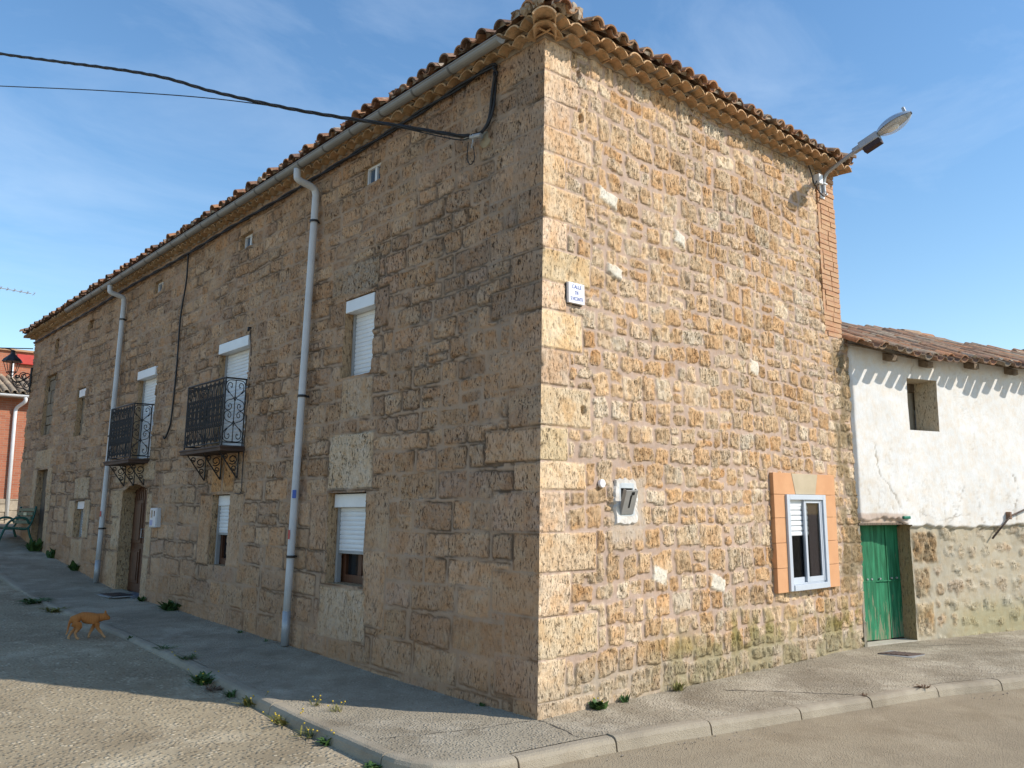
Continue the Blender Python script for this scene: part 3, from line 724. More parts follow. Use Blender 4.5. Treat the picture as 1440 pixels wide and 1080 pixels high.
# ------------------------------------------------------------------ windows and doors of the long facade
def slats(mb, F, a0, a1, z0, z1, d, pitch=.052):
    z = z1
    while z > z0+.004:
        h = min(pitch, z-z0); pr = [(0, -.004), (.12, .004), (.5, .007), (.88, .004), (1, -.004)]
        V = [F(a, z-h+t*h, d+e) for t, e in pr for a in (a0, a1)]
        mb.add(V, [(2*i, 2*i+1, 2*i+3, 2*i+2) for i in range(4)]); z -= pitch
M['railgrey'] = noisy('grey shutter rail', (.36, .36, .36), (.3, .3, .29), 4, .5, .1)
def blind_window(key, box_h, shut_z, box_d, rec, label=None, glazed=True, name='window'):
    y0, y1, z0, z1, dep = OP[key]; w = thing_part(name, house, label)
    part(w, 'shutter_box', lambda q: q.fb(LP, y0+.015, y1-.012, z1-box_h, z1-.012, -rec-.03, -box_d), M['white'], .006)
    part(w, 'shutter', lambda q: slats(q, LP, y0+.04, y1-.03, shut_z, z1-box_h, -rec), M['white'])
    part(w, 'shutter_rail', lambda q: (q.fb(LP, y1-.045, y1-.006, z0, z1-box_h, -rec-.03, -rec+.028), q.fb(LP, y0+.006, y0+.045, z0, z1-box_h, -rec-.03, -rec+.028),
                                       q.fb(LP, y0+.045, y1-.045, shut_z-.03, shut_z, -rec-.012, -rec+.006)), M['railgrey'], .003)
    if not glazed: return w
    part(w, 'pane', lambda q: q.fb(LP, y0+.09, y1-.09, z0+.09, z1-box_h, -dep+.005, -dep+.012), M['glass_dark'])
    part(w, 'frame', lambda q: (q.fb(LP, y0, y0+.09, z0, z1-box_h, -dep-.02, -dep+.05), q.fb(LP, y1-.09, y1, z0, z1-box_h, -dep-.02, -dep+.05), q.fb(LP, y0+.09, y1-.09, z0, z0+.09, -dep-.02, -dep+.05),
                                q.fb(LP, (y0+y1)/2-.04, (y0+y1)/2+.04, z0+.09, z1-box_h, -dep-.015, -dep+.045)), M['wood'], .004)
    part(w, 'back', lambda q: q.fb(LP, y0-.1, y1+.1, z0-.1, z1+.1, -dep-.16, -dep-.05), M['interior'])
    return w
def thing_part(name, parent, label=None):
    o = bpy.data.objects.new(name, None); col.objects.link(o); o.parent = parent; o.empty_display_size = .1
    if label: o['label'] = label
    return o
def part(parent, name, fn, m, bev=0, smooth=False):
    q = MB(); fn(q); return q.build(name, m, parent, bev=bev, smooth=smooth)

blind_window('up1', .16, 3.25, .015, .155, 'upper window with its white shutter fully lowered', False)
blind_window('lo1', .165, 1.25, .06, .14, 'ground floor window with a half lowered shutter and brown wood frame')
blind_window('lo2', .16, 1.40, .075, .105)
blind_window('lo3', .17, 1.22, .04, .15)
for key, zs in (('up2', 2.62), ('up3', 2.64)):
    blind_window(key, .165, zs, -.03, .115, 'tall balcony door closed by a white roller shutter', False, 'balcony_door')
# small attic windows: two glazed ones, two open holes
for key, two in (('attic1', 1), ('attic2', 1), ('attic3', 1)):
    y0, y1, z0, z1, dep = OP[key]; w = thing_part('attic_window', house)
    def fr(q, y0=y0, y1=y1, z0=z0, z1=z1, dep=dep):
        f = .028
        q.fb(LP, y0, y0+f, z0, z1, -dep, -dep+.05); q.fb(LP, y1-f, y1, z0, z1, -dep, -dep+.05)
        q.fb(LP, y0+f, y1-f, z0, z0+f, -dep, -dep+.05); q.fb(LP, y0+f, y1-f, z1-f, z1, -dep, -dep+.05)
        q.fb(LP, (y0+y1)/2-.022, (y0+y1)/2+.022, z0+f, z1-f, -dep, -dep+.045)
    part(w, 'frame', fr, M['white'], .003)
    part(w, 'pane', lambda q: q.fb(LP, y0+.02, y1-.02, z0+.02, z1-.02, -dep+.01, -dep+.018), mat('blue grey glass', (.06, .1, .16), .05, 0, .8))
    part(w, 'back', lambda q: q.fb(LP, y0-.02, y1+.02, z0-.02, z1+.02, -dep-.1, -dep-.01), M['interior'])
for key in ('attic4', 'attic5'):
    y0, y1, z0, z1, dep = OP[key]
    part(house, 'blocked_opening', lambda q: q.fb(LP, y0-.02, y1+.02, z0-.02, z1+.02, -dep-.1, -dep), noisy('ochre mud infill', (.34, .22, .12), (.26, .17, .1), 7, .9, .6, 30))
M['infill'] = noisy('grey mortared infill', (.29, .225, .155), (.19, .15, .11), 6, .95, .8, 22, dist=.015)
y0, y1, z0, z1, dep = OP['up4']
w = thing_part('blocked_window', house); part(w, 'infill', lambda q: q.fb(LP, y0-.02, y1+.02, z0-.02, z1+.02, -dep-.1, -dep), M['infill'])
part(w, 'shutter_box', lambda q: q.fb(LP, y0+.02, y1-.06, z1-.19, z1-.03, -dep+.002, -.01), M['white'], .005)
y0, y1, z0, z1, dep = OP['up5']
w = thing_part('blocked_window', house, 'tall bricked up window near the far end')
rz = random.Random(9)
def infill(q):
    z = z0
    while z < z1-.02:
        h = min(rz.uniform(.2, .34), z1-z); y = y0-.02
        while y < y1:
            ww = min(rz.uniform(.3, .55), y1+.02-y); q.fb(LP, y+.008, y+ww-.008, z+.006, z+h-.006, -dep-.12, -dep+rz.uniform(-.02, .03)); y += ww
        z += h
part(w, 'infill', infill, M['infill'], .01)
part(w, 'back', lambda q: q.fb(LP, y0-.04, y1+.04, z0-.04, z1+.04, -dep-.2, -dep-.06), M['mortar'])
y0, y1, z0, z1, dep = OP['door5']
w = thing_part('plank_door', house, 'weathered far door behind the green bench')
def planks(q, F, a0, a1, z0, z1, d, n, th=.03, rs=1, gap=.004):
    r_ = random.Random(rs); e = np.linspace(a0, a1, n+1)
    for i in range(n): q.fb(F, e[i]+gap, e[i+1]-gap, z0, z1, d-th, d+r_.uniform(-.004, .004))
part(w, 'planks', lambda q: planks(q, LP, y0-.01, y1+.01, z0, z1+.02, -dep, 6), M['oldwood'])
part(w, 'back', lambda q: q.fb(LP, y0-.05, y1+.05, z0, z1+.05, -dep-.2, -dep-.04), M['interior'])
# arched entrance door
y0, y1, z0, zs, zc, dep = DOOR; w = thing_part('entrance_door', house, 'brown panelled front door inside the arched stone opening')
zf = g(10.3)
def leaf(q):
    for i, (a, c) in enumerate(((y0-.02, (y0+y1)/2-.004), ((y0+y1)/2+.004, y1+.02))):
        q.fb(LP, a, c, zf, zc+.05, -dep-.05, -dep)
        for zz0, zz1 in ((zf+.16, zf+.75), (zf+.85, zf+1.6)):
            q.fb(LP, a+.12, c-.12, zz0, zz1, -dep-.002, -dep+.022); q.fb(LP, a+.17, c-.17, zz0+.05, zz1-.05, -dep+.02, -dep+.036)
        for k in range(5): q.fb(LP, a+.1+k*.1, a+.14+k*.1, zf+.85, zc, -dep, -dep+.012)
part(w, 'door_leaf', leaf, M['wood'], .004)
part(w, 'handle', lambda q: q.tube([LP(10.30, zf+.95, -dep+.02), LP(10.30, zf+.95, -dep+.07), LP(10.30, zf+1.1, -dep+.07), LP(10.30, zf+1.1, -dep+.02)], .009, 6), M['galv'])
part(house, 'door_step', lambda q: q.fb(LP, y0+.01, y1-.01, zf-.15, zf+.005, -dep, .10), noisy('slate door step', (.13, .15, .18), (.1, .11, .13), 6, .6, .2), .008)
# iron bits on the wall
part(house, 'wall_spike', lambda q: q.tube([LP(6.0, 4.28, .0), LP(6.0, 4.28, .05), LP(5.98, 4.23, .06)], .016, 6), M['iron'])

# ------------------------------------------------------------------ balconies
def half_scrolls():
    A = [(.50, .22), (.40, .26), (.33, .2), (.38, .13), (.52, .10), (.70, .13), (.80, .22), (.74, .34), (.45, .47), (.16, .57), (.02, .68)]
    B = [(.02, .50), (.06, .58), (.3, .63), (.70, .68), (.92, .78), (.90, .92), (.68, .985), (.42, .96), (.28, .87), (.36, .79), (.52, .79), (.58, .86), (.50, .90)]
    C = [(.0, .02), (.2, .01), (.6, .02), (.86, .08), (.95, .2), (.9, .32), (.62, .44)]
    return A, B, C
def scroll_panel(q, F2, a0, a1, z0, z1, n, r=.0065):
    """F2(a,z): wrought iron lattice of n cells"""
    w = (a1-a0)/n; h = (z1-z0)/2
    for i in range(n):
        c = a0+w*(i+.5)
        q.tube([F2(c, z0), F2(c, z1)], r*.9, 5)
        for sx in (-1, 1):
            for P in half_scrolls():
                for up in (0, 1):
                    pts = [(c+sx*x*w*.5, (z0+z*h) if not up else (z1-z*h)) for x, z in P]
                    q.tube([F2(*p) for p in crom([(a, z, 0) for a, z in pts], 3) for p in [(p[0], p[1])]], r*.8, 4, False)
    for k in range(n+1): q.tube([F2(a0+w*k, z0), F2(a0+w*k, z1)], r*(1.0), 5)
def lens_panel(q, F2, a0, a1, z0, z1, n, r=.0074):
    w = (a1-a0)/n; h = z1-z0
    for i in range(n):
        c = a0+w*(i+.5)
        for sx in (-1, 1):
            for lo, hi in ((0, .5), (.5, 1.0), (.25, .75)):
                pts = [(c+sx*w*.5*math.sin(math.pi*t)*(.95 if lo != .25 else .6), z0+h*(lo+(hi-lo)*t)) for t in np.linspace(0, 1, 9)]
                q.tube([F2(*p) for p in pts], r*.95, 4, False)
            for zc in (.06, .27, .44, .56, .73, .94):
                cx = c+sx*w*.27; R = w*.19
                pts = [(cx+R*(1-t*.6)*math.cos(sx*t*7), z0+h*zc+R*(1-t*.6)*math.sin(t*7)) for t in np.linspace(0, 1, 10)]
                q.tube([F2(*p) for p in pts], r*.85, 4, False)
        q.tube([F2(c, z0), F2(c, z1)], r*.8, 4)
def balcony(y0, y1, label):
    D = .315; zs = 2.60; zt = 3.54; w = thing_part('balcony', house, label)
    part(w, 'slab', lambda q: (q.fb(LP, y0-.06, y1+.06, zs-.075, zs, -.01, D+.04), q.fb(LP, y0-.08, y1+.08, zs-.03, zs-.012, 0, D+.055)), M['slab'], .006)
    ra = thing_part('railing', w)
    def front(q):
        F2 = lambda a, z: LP(a, z, D); lens_panel(q, F2, y0, y1, zs+.05, zt-.02, int(round((y1-y0)/.145)))
    part(ra, 'front_panel', front, M['iron'])
    for yy in (y0, y1):
        part(ra, 'side_panel', lambda q: scroll_panel(q, lambda a, z: LP(yy, z, a), .02, D, zs+.05, zt-.02, 1, .0075), M['iron'])
    def rails(q):
        for z, r in ((zt, .013), (zs+.045, .008)):
            q.tube([LP(y0, z, -.02), LP(y0, z, D), LP(y1, z, D), LP(y1, z, -.02)], r, 6)
        for yy in (y0, y1): q.tube([LP(yy, zs, D), LP(yy, zt+.01, D)], .012, 6); q.tube([LP(yy, zs, .02), LP(yy, zt, .02)], .010, 6)
    part(ra, 'rails', rails, M['iron'])
    for yy in (y0+.1, (y0+y1)/2, y1-.1):
        def br(q):
            zb = zs-.08; F2 = lambda a, z: LP(yy, zb-z, a)
            q.tube([F2(.02, .36), F2(.02, 0), F2(D-.02, 0), F2(.02, .36)], .011, 5)
            for cx, cz, R in ((.10, .10, .07), (.08, .22, .04), (.21, .055, .04)):
                q.tube([F2(cx+R*(1-t*.65)*math.cos(t*8+1), cz+R*(1-t*.65)*math.sin(t*8+1)) for t in np.linspace(0, 1, 22)], .008, 4, False)
        part(w, 'bracket', br, M['iron'])
balcony(6.02, 7.36, 'nearer black scrollwork balcony')
balcony(9.78, 11.0, 'farther black scrollwork balcony above the arched door')

# ------------------------------------------------------------------ window with orange surround on the side facade
w = thing_part('surround_window', house, 'white sliding window in a smooth orange surround')
a0, a1, z0, z1 = 3.625, 5.0, .78, 2.12; i0, i1, i1z = 3.86, 4.71, 1.875; DS = .05
zz = [z0, 1.05, 1.33, 1.61, i1z]
for (xa, xb) in ((a0, i0), (i1, a1)):
    for k in range(4): part(w, 'surround_block', lambda q: q.fb(RP, xa, xb, zz[k]+.002, zz[k+1]-.002, -.02, DS+(.0015 if k % 2 else 0)), M['orange'], .003)
part(w, 'surround_block', lambda q: q.prism([(a0, i1z+.002), (4.08, i1z+.002), (4.01, z1), (a0, z1)], -.02, DS+.001, RP), M['orange'], .003)
part(w, 'surround_block', lambda q: q.prism([(4.53, i1z+.002), (a1, i1z+.002), (a1, z1), (4.60, z1)], -.02, DS+.001, RP), M['orange'], .003)
part(w, 'keystone', lambda q: q.prism([(4.083, i1z+.003), (4.527, i1z+.003), (4.596, z1-.003), (4.014, z1-.003)], -.02, DS+.004, RP), M['cream'], .004)
fd = DS+.028
def outer(q):
    t = .055
    q.fb(RP, i0-.01, i0+t, z0+.01, i1z, -.02, fd); q.fb(RP, i1-t, i1+.01, z0+.01, i1z, -.02, fd)
    q.fb(RP, i0+t, i1-t, z0+.01, z0+.075, -.02, fd+.012); q.fb(RP, i0+t, i1-t, i1z-.06, i1z, -.02, fd)
    q.fb(RP, i0+t, i1-t, z0+.075, z0+.09, -.02, fd-.03); q.fb(RP, i0+t, i0+t+.012, z0+.09, i1z-.06, -.02, fd-.03); q.fb(RP, i1-t-.03, i1-t, z0+.09, i1z-.06, -.02, fd-.02)
M['alu'] = noisy('blue grey aluminium', (.52, .56, .61), (.45, .49, .54), 3, .35, .04)
part(w, 'frame', outer, M['alu'], .004)
glz = mat('clear window pane', (.02, .02, .022), .03, 0, .5)
def pane_mat():
    m = bpy.data.materials.new('clear window glass'); m.use_nodes = True; nt = m.node_tree; N = nt.nodes; L = nt.links
    for n in list(N): N.remove(n)
    o = N.new('ShaderNodeOutputMaterial'); mx = N.new('ShaderNodeMixShader'); tr = N.new('ShaderNodeBsdfTransparent'); gl = N.new('ShaderNodeBsdfGlossy')
    tr.inputs[0].default_value = (.7, .72, .73, 1); gl.inputs[1].default_value = .03; mx.inputs[0].default_value = .035
    L.new(tr.outputs[0], mx.inputs[1]); L.new(gl.outputs[0], mx.inputs[2]); L.new(mx.outputs[0], o.inputs[0]); return m
M['pane'] = pane_mat()
am = (i0+i1)/2
for (sa, sb, dd) in ((i0+.05, am+.03, fd-.055), (am-.03, i1-.07, fd-.025)):
    sh = thing_part('sash', w)
    def sash(q, sa=sa, sb=sb, dd=dd):
        t = .042; zb, zt = z0+.09, i1z-.062
        q.fb(RP, sa, sa+t, zb, zt, dd-.022, dd); q.fb(RP, sb-t, sb, zb, zt, dd-.022, dd); q.fb(RP, sa+t, sb-t, zb, zb+.06, dd-.022, dd); q.fb(RP, sa+t, sb-t, zt-.035, zt, dd-.022, dd)
    part(sh, 'sash_frame', sash, M['alu'], .002)
    part(sh, 'pane', lambda q: q.fb(RP, sa+.04, sb-.04, z0+.14, i1z-.09, dd-.014, dd-.008), M['pane'])
part(w, 'shutter', lambda q: slats(q, RP, i0+.02, am+.10, 1.40, i1z-.06, .012, .06), M['white'])
part(w, 'shutter_box', lambda q: q.fb(RP, i0+.02, am+.08, i1z-.13, i1z-.045, .016, .024), M['white'])
part(w, 'reflection_panel', lambda q: q.fb(RP, am+.105, i1-.015, z0+.06, i1z-.025, .012, .022), noisy('plum brown curtain', (.13, .085, .08), (.1, .065, .06), 6, .8, .2, 20, (8, 8, .5)))  # brown reflection of the houses opposite, put in as a coloured panel
part(w, 'back', lambda q: (q.fb(RP, i0-.05, i1+.05, z0, i1z+.02, -.2, -.155),), mat('dim room behind glass', (.03, .035, .045), .5))
# small round cap on the wall
part(house, 'wall_cap', lambda q: q.disc(RP, .81, 1.944, .038, 0, .035, 14), M['enamel'], .006)

# ------------------------------------------------------------------ things on the side facade
t = thing('street_sign', 'small white enamel street name plate with blue capitals on the sunlit corner stones', 'sign', (.49, -.03, 3.58))
part(t, 'plate', lambda q: q.fb(RP, .39, .597, 3.578, 3.770, .012, .043), M['enamel'], .003)
part(t, 'backing', lambda q: q.fb(RP, .378, .590, 3.570, 3.775, -.01, .012), mat('dark rusty backing', (.05, .035, .025), .8))
def text(parent, name, s, x, z, size, d, m, sx=1.0):
    cu = bpy.data.curves.new(name, 'FONT'); cu.body = s; cu.size = size; cu.align_x = 'CENTER'; cu.extrude = .0008; cu.offset = .0
    o = bpy.data.objects.new(name, cu); col.objects.link(o)
    me = bpy.data.meshes.new_from_object(o.evaluated_get(bpy.context.evaluated_depsgraph_get())); bpy.data.objects.remove(o)
    me.name = name; me.materials.clear(); me.materials.append(m)
    me.transform(Matrix.Translation((x, -d, z)) @ Matrix.Diagonal((sx, 1, 1, 1)) @ Matrix.Rotation(math.pi/2, 4, 'X'))
    me.transform(Matrix.Translation(-parent.location))
    o = bpy.data.objects.new(name, me); col.objects.link(o); o.parent = parent; return o
text(t, 'lettering', 'CALLE', .4935, 3.716, .050, .0445, M['blue'], .88)
text(t, 'lettering', 'DE', .4935, 3.662, .046, .0445, M['blue'], .9)
text(t, 'lettering', 'S.VICENTE', .4935, 3.604, .048, .0445, M['blue'], .74)

t = thing('meter_cabinet', 'open wall niche with a grey metal door hanging askew in a ring of white plaster', 'meter cabinet', (1.17, 0, 1.65))
def ring(q):
    r_ = random.Random(3); n = 40; cx, cz = 1.138, 1.80
    O = []; I = []
    for k in range(n):
        a = 2*math.pi*k/n; c, s_ = math.cos(a), math.sin(a)
        m_ = max(abs(c)/.165, abs(s_)/.215); w_ = max(abs(c)/.105, abs(s_)/.15)
        rr_ = (1/m_)*.8+.2*.19+r_.uniform(-.018, .018); O.append((cx+c*rr_, cz+s_*rr_-.02)); I.append((cx+c/w_, cz+s_*1/w_))
    V = [RP(a, z, .012) for a, z in O]+[RP(a, z, .034+r_.uniform(-.004, .004)) for a, z in [(.8*o[0]+.2*i[0], .8*o[1]+.2*i[1]) for o, i in zip(O, I)]]+[RP(a, z, .034) for a, z in I]+[RP(a, z, -.05) for a, z in I]
    q.add(V, [(l*n+k, l*n+(k+1) % n, (l+1)*n+(k+1) % n, (l+1)*n+k) for l in range(3) for k in range(n)])
part(t, 'plaster_ring', ring, M['plaster'])
lg = noisy('pale grey painted box', (.52, .56, .57), (.46, .49, .5), 6, .5, .1)
def nb(q):
    q.fb(RP, 1.03, 1.055, 1.645, 1.955, .0, .034); q.fb(RP, 1.222, 1.247, 1.645, 1.955, .0, .034); q.fb(RP, 1.055, 1.222, 1.905, 1.955, .0, .035); q.fb(RP, 1.055, 1.222, 1.645, 1.672, 0, .035)
part(t, 'box_frame', nb, lg, .003)
part(t, 'box_inside', lambda q: q.fb(RP, 1.05, 1.23, 1.65, 1.93, .006, .014), M['interior'])
def dr(q):
    # hinged along its foot, fallen outwards
    o_ = Vector((1.04, -.035, 1.668)); s_ = Vector((1, .0, .01)).normalized(); u = Vector((-.05, -.115, .218)); h_ = u.length; u.normalize(); n = u.cross(s_); n = n if n.y < 0 else -n
    bx = lambda a, d, z: o_+s_*a+u*z+n*d
    q.box(0, .165, 0, .012, 0, h_, bx); q.box(0, .008, -.03, 0, 0, h_, bx); q.box(.157, .165, -.03, 0, 0, h_, bx)
    return bx
dq = MB(); bx = dr(dq); dq.build('cabinet_door', noisy('brushed grey sheet', (.36, .355, .34), (.3, .3, .29), 4, .45, .05, metal=.2), t, bev=.002)
q = MB(); q.box(.072, .092, .010, .0145, .07, .20, bx); q.box(.085, .118, .010, .018, .205, .235, bx); q.build('lock_slot', M['interior'], t)

t = thing('street_lamp', 'old street lamp on a bent grey arm at the brick end of the eaves', 'street lamp', (5.17, 0, 5.95))
arm = [(5.17, -.055, 5.80), (5.17, -.055, 5.96), (5.17, -.10, 6.06), (5.17, -.25, 6.135), (5.17, -.53, 6.25)]
part(t, 'arm', lambda q: q.tube(crom(arm, 6), .024, 10), M['galv'], smooth=True)
hd = Vector((0, -.95, .31)).normalized(); hs = Vector((1, 0, 0)); hu = hs.cross(hd); hu = hu if hu.z > 0 else -hu
B0 = Vector((5.17, -.48, 6.235))
hf = lambda x, y, z: B0+hs*x+hd*y+hu*z
part(t, 'neck', lambda q: (q.box(-.035, .035, 0, .12, -.03, .04, hf), q.box(-.055, .055, .10, .36, -.045, .055, hf)), M['galv'], .012)
part(t, 'ballast_box', lambda q: q.box(-.045, .045, .13, .36, -.115, -.047, hf), mat('dark rusty ballast', (.045, .025, .022), .6), .006)
def shell(q, prof_u, sgn, w=.115, L=.46, y0=.34, n=14, m=10):
    V = []
    for i in range(n+1):
        tt = i/n; e = math.sin(math.pi*min(1, max(0, (tt*.93+.05))))**.55
        for k in range(m+1):
            a = math.pi*k/m; V.append(hf(w*e*math.cos(a), y0+L*tt, sgn*prof_u*e*math.sin(a)+.012))
    F = [(i*(m+1)+k, i*(m+1)+k+1, (i+1)*(m+1)+k+1, (i+1)*(m+1)+k) for i in range(n) for k in range(m)]
    q.add(V, F if sgn > 0 else [f[::-1] for f in F])
part(t, 'hood', lambda q: shell(q, .10, 1), noisy('polished grey lamp hood', (.5, .56, .62), (.44, .5, .56), 6, .3, .05, metal=.4), smooth=True)
def bowl_mat():
    m = bpy.data.materials.new('clear lamp bowl'); m.use_nodes = True; nt = m.node_tree; N = nt.nodes; L = nt.links
    for n in list(N): N.remove(n)
    o = N.new('ShaderNodeOutputMaterial'); mx = N.new('ShaderNodeMixShader'); tr = N.new('ShaderNodeBsdfTransparent'); gl = N.new('ShaderNodeBsdfPrincipled')
    gl.inputs['Base Color'].default_value = (.75, .74, .7, 1); gl.inputs['Roughness'].default_value = .15
    mx.inputs[0].default_value = .38; L.new(tr.outputs[0], mx.inputs[1]); L.new(gl.outputs[0], mx.inputs[2]); L.new(mx.outputs[0], o.inputs[0]); return m
part(t, 'bowl', lambda q: shell(q, .10, -1, .105, .42, .37), bowl_mat(), smooth=True)
part(t, 'reflector', lambda q: q.box(-.075, .075, .42, .72, .005, .013, hf), mat('lamp reflector', (.4, .38, .34), .4), .01)
part(t, 'bulb', lambda q: q.lathe([(.012, -.1), (.03, -.06), (.032, .03), (.01, .06)], F=lambda x, y, z: hf(x, .56+z, -.03+y)), mat('lamp bulb', (.75, .73, .68), .2), smooth=True)
part(t, 'photocell', lambda q: q.box(-.018, .018, .72, .755, .07, .14, hf), M['galv'], .005)
part(t, 'wall_plate', lambda q: (q.fb(RP, 5.12, 5.22, 5.74, 5.98, .0, .03), q.fb(RP, 5.13, 5.21, 5.78, 5.80, .03, .085), q.fb(RP, 5.13, 5.21, 5.92, 5.94, .03, .085)), M['white'], .004)
part(t, 'junction_box', lambda q: q.fb(RP, 5.0, 5.10, 5.90, 6.03, .0, .085), M['white'], .008)
part(t, 'supply_wire', lambda q: q.tube(crom([RP(5.05, 5.9, .04), RP(4.98, 5.82, .06), RP(5.1, 5.74, .08), RP(5.17, 5.80, .09)], 6), .008, 5), M['black'])
part(t, 'supply_wire', lambda q: q.tube(crom([RP(4.86, 6.12, .02), RP(4.87, 6.0, .05), RP(4.93, 5.87, .05), RP(5.0, 5.93, .05)], 6), .008, 5), M['black'])

# ------------------------------------------------------------------ things on the long facade
t = thing('electricity_meter', 'small white electricity meter box with two little panes beside the arched door', 'meter box', LP(9.1, 1.46))
part(t, 'box', lambda q: q.fb(LP, 8.95, 9.26, 1.45, 1.765, .0, .08), noisy('white plastic meter box', (.6, .6, .6), (.54, .54, .55), 5, .45, .05), .008)
part(t, 'door', lambda q: q.fb(LP, 8.965, 9.245, 1.465, 1.75, .08, .088), mat('white meter door', (.62, .63, .64), .4), .003)
part(t, 'pane', lambda q: q.fb(LP, 9.02, 9.055, 1.63, 1.72, .088, .092), M['glass_dark'])
part(t, 'pane', lambda q: q.fb(LP, 9.12, 9.19, 1.61, 1.73, .088, .092), mat('cloudy pane', (.25, .24, .2), .3))
part(t, 'notice', lambda q: q.fb(LP, 9.10, 9.22, 1.485, 1.57, .088, .0905), mat('faded blue notice', (.3, .34, .55), .5))

def bundle(name, pts, r, label, cat, twist=18, n=3, mm='black', parent=None):
    P = [Vector(p) for p in crom(pts, 14)]
    q = MB()
    if n == 1: q.tube(P, r, 6)
    else:
        L = 0
        for k in range(n):
            Q = []; L = 0
            for i, p in enumerate(P):
                if i: L += (p-P[i-1]).length
                tn = (P[min(i+1, len(P)-1)]-P[max(i-1, 0)]).normalized(); a = tn.cross(Vector((0, 0, 1))); a = a.normalized() if a.length > .1 else Vector((0, 1, 0)); c = tn.cross(a)
                an = L*twist+k*2*math.pi/n; Q.append(p+(a*math.cos(an)+c*math.sin(an))*r*1.05)
            q.tube(Q, r, 6)
    o = q.build(name, M[mm], parent, smooth=True)
    return tag(o, label, cat)
AX = LP(.92, 5.39, .14)
FARC = [(-7.6, 14.6, 10.3), (-4.491, 9.0, 8.38), (-3.151, 6.591, 7.50), (-2.024, 4.563, 6.81), (-1.521, 3.66, 6.40), (-1.058, 2.827, 6.05), (-.712, 2.205, 5.82), (-.385, 1.618, 5.62), (-.076, 1.062, 5.42), (.003, .93, 5.39)]
FARW = [(-7.6, 14.5, 9.1), (-4.433, 8.896, 7.62), (-3.125, 6.545, 7.05), (-2.276, 5.018, 6.68), (-1.472, 3.572, 6.29), (-.712, 2.206, 5.83), (-.361, 1.574, 5.585), (-.076, 1.061, 5.374), (0.0, .93, 5.365)]
bundle('overhead_cable', FARC, .0105, 'thick twisted black cable bundle crossing the sky to the stone house', 'cable', 9, 3)
bundle('overhead_wire', FARW, .006, 'thin black wire running below the thick twisted cable', 'cable', 1, 1)
bundle('facade_cable', [LP(.92, 5.39, .12), LP(.82, 5.42, .07), LP(.72, 5.55, .05), LP(.67, 5.85, .05), LP(.66, 6.02, .05), LP(.74, 6.075, .06), LP(1.4, 6.06, .05), LP(3.0, 6.02, .045), LP(5.0, 5.99, .05), LP(7.0, 6.0, .045), LP(9, 5.975, .05), LP(11.5, 6.0, .05), LP(14, 5.975, .05), LP(16.5, 5.99, .05), LP(18.9, 5.99, .05)], .014,
       'black cable clipped along the wall just below the long eaves', 'cable', 5, 2)
bundle('drop_cable', [LP(8.57, 5.97, .05), LP(8.62, 5.5, .03), LP(8.75, 4.9, .03), LP(8.74, 4.1, .03), LP(8.77, 3.3, .035), LP(8.83, 3.05, .04), LP(8.96, 2.90, .05), LP(9.0, 2.93, .06)], .014,
       'black cable hanging down the wall between the two balconies', 'cable', 1, 1)
bundle('door_wire', [LP(5.99, 4.26, .03), LP(5.95, 3.9, .012), LP(5.93, 3.3, .02), LP(5.97, 2.7, .015), LP(5.95, 2.2, .02), LP(5.96, 1.96, .02), LP(6.15, 1.955, .02)], .006,
       'thin dark wire down the wall beside the nearer balcony', 'cable', 1, 1)
t = thing('cable_anchor', 'grey cable anchor with hooks bolted near the top of the shaded wall', 'cable anchor', LP(.9, 5.36))
part(t, 'bolt', lambda q: q.tube([LP(.86, 5.375, -.02), LP(.88, 5.378, .14)], .014, 8), M['galv'])
part(t, 'clamp', lambda q: (q.tube([LP(.80, 5.365, .10), LP(1.0, 5.385, .14)], .024, 8), q.tube([LP(.9, 5.375, .12), LP(.9, 5.32, .12), LP(.93, 5.27, .11)], .008, 5)), M['galv'])
part(t, 'tail_wire', lambda q: (q.tube(crom([LP(1.0, 5.36, .1), LP(1.02, 5.2, .09), LP(.98, 5.12, .08), LP(.93, 5.17, .07), LP(.94, 5.3, .08)], 5), .005, 5), q.tube(crom([LP(.8, 5.38, .09), LP(.73, 5.5, .04), LP(.7, 5.75, .03)], 4), .005, 5)), M['black'])
part(t, 'cement_patch', lambda q: q.lathe([(.10, -.02), (.085, .012), (.04, .026), (.001, .03)], n=14, F=lambda x, y, z: LP(.84+x, 5.36+y, z)), noisy('cement patch', (.36, .3, .2), (.3, .25, .17), 12, .9, .4))

# wrought iron lantern at the far corner
t = thing('wall_lantern', 'black wrought iron lantern on a scrolled bracket at the far corner of the stone house', 'lantern', (0, 18.95, 4.9))
lx, ly = -.33, 18.95
lam = lambda x, y, z: (lx+x, ly+y, z)
def cage(q):
    for sx in (-1, 1):
        for sy in (-1, 1): q.tube([lam(sx*.095, sy*.095, 5.20), lam(sx*.165, sy*.165, 5.47)], .009, 5)
    for z, w_ in ((5.20, .095), (5.47, .165)): q.tube([lam(-w_, -w_, z), lam(w_, -w_, z), lam(w_, w_, z), lam(-w_, w_, z), lam(-w_, -w_, z)], .010, 5)
    q.tube([lam(0, 0, 5.02), lam(0, 0, 5.46)], .016, 6); q.tube([lam(-.1, -.1, 5.2), lam(0, 0, 5.08), lam(.1, .1, 5.2)], .008, 5); q.tube([lam(-.1, .1, 5.2), lam(0, 0, 5.08), lam(.1, -.1, 5.2)], .008, 5)
part(t, 'cage', cage, M['iron'])
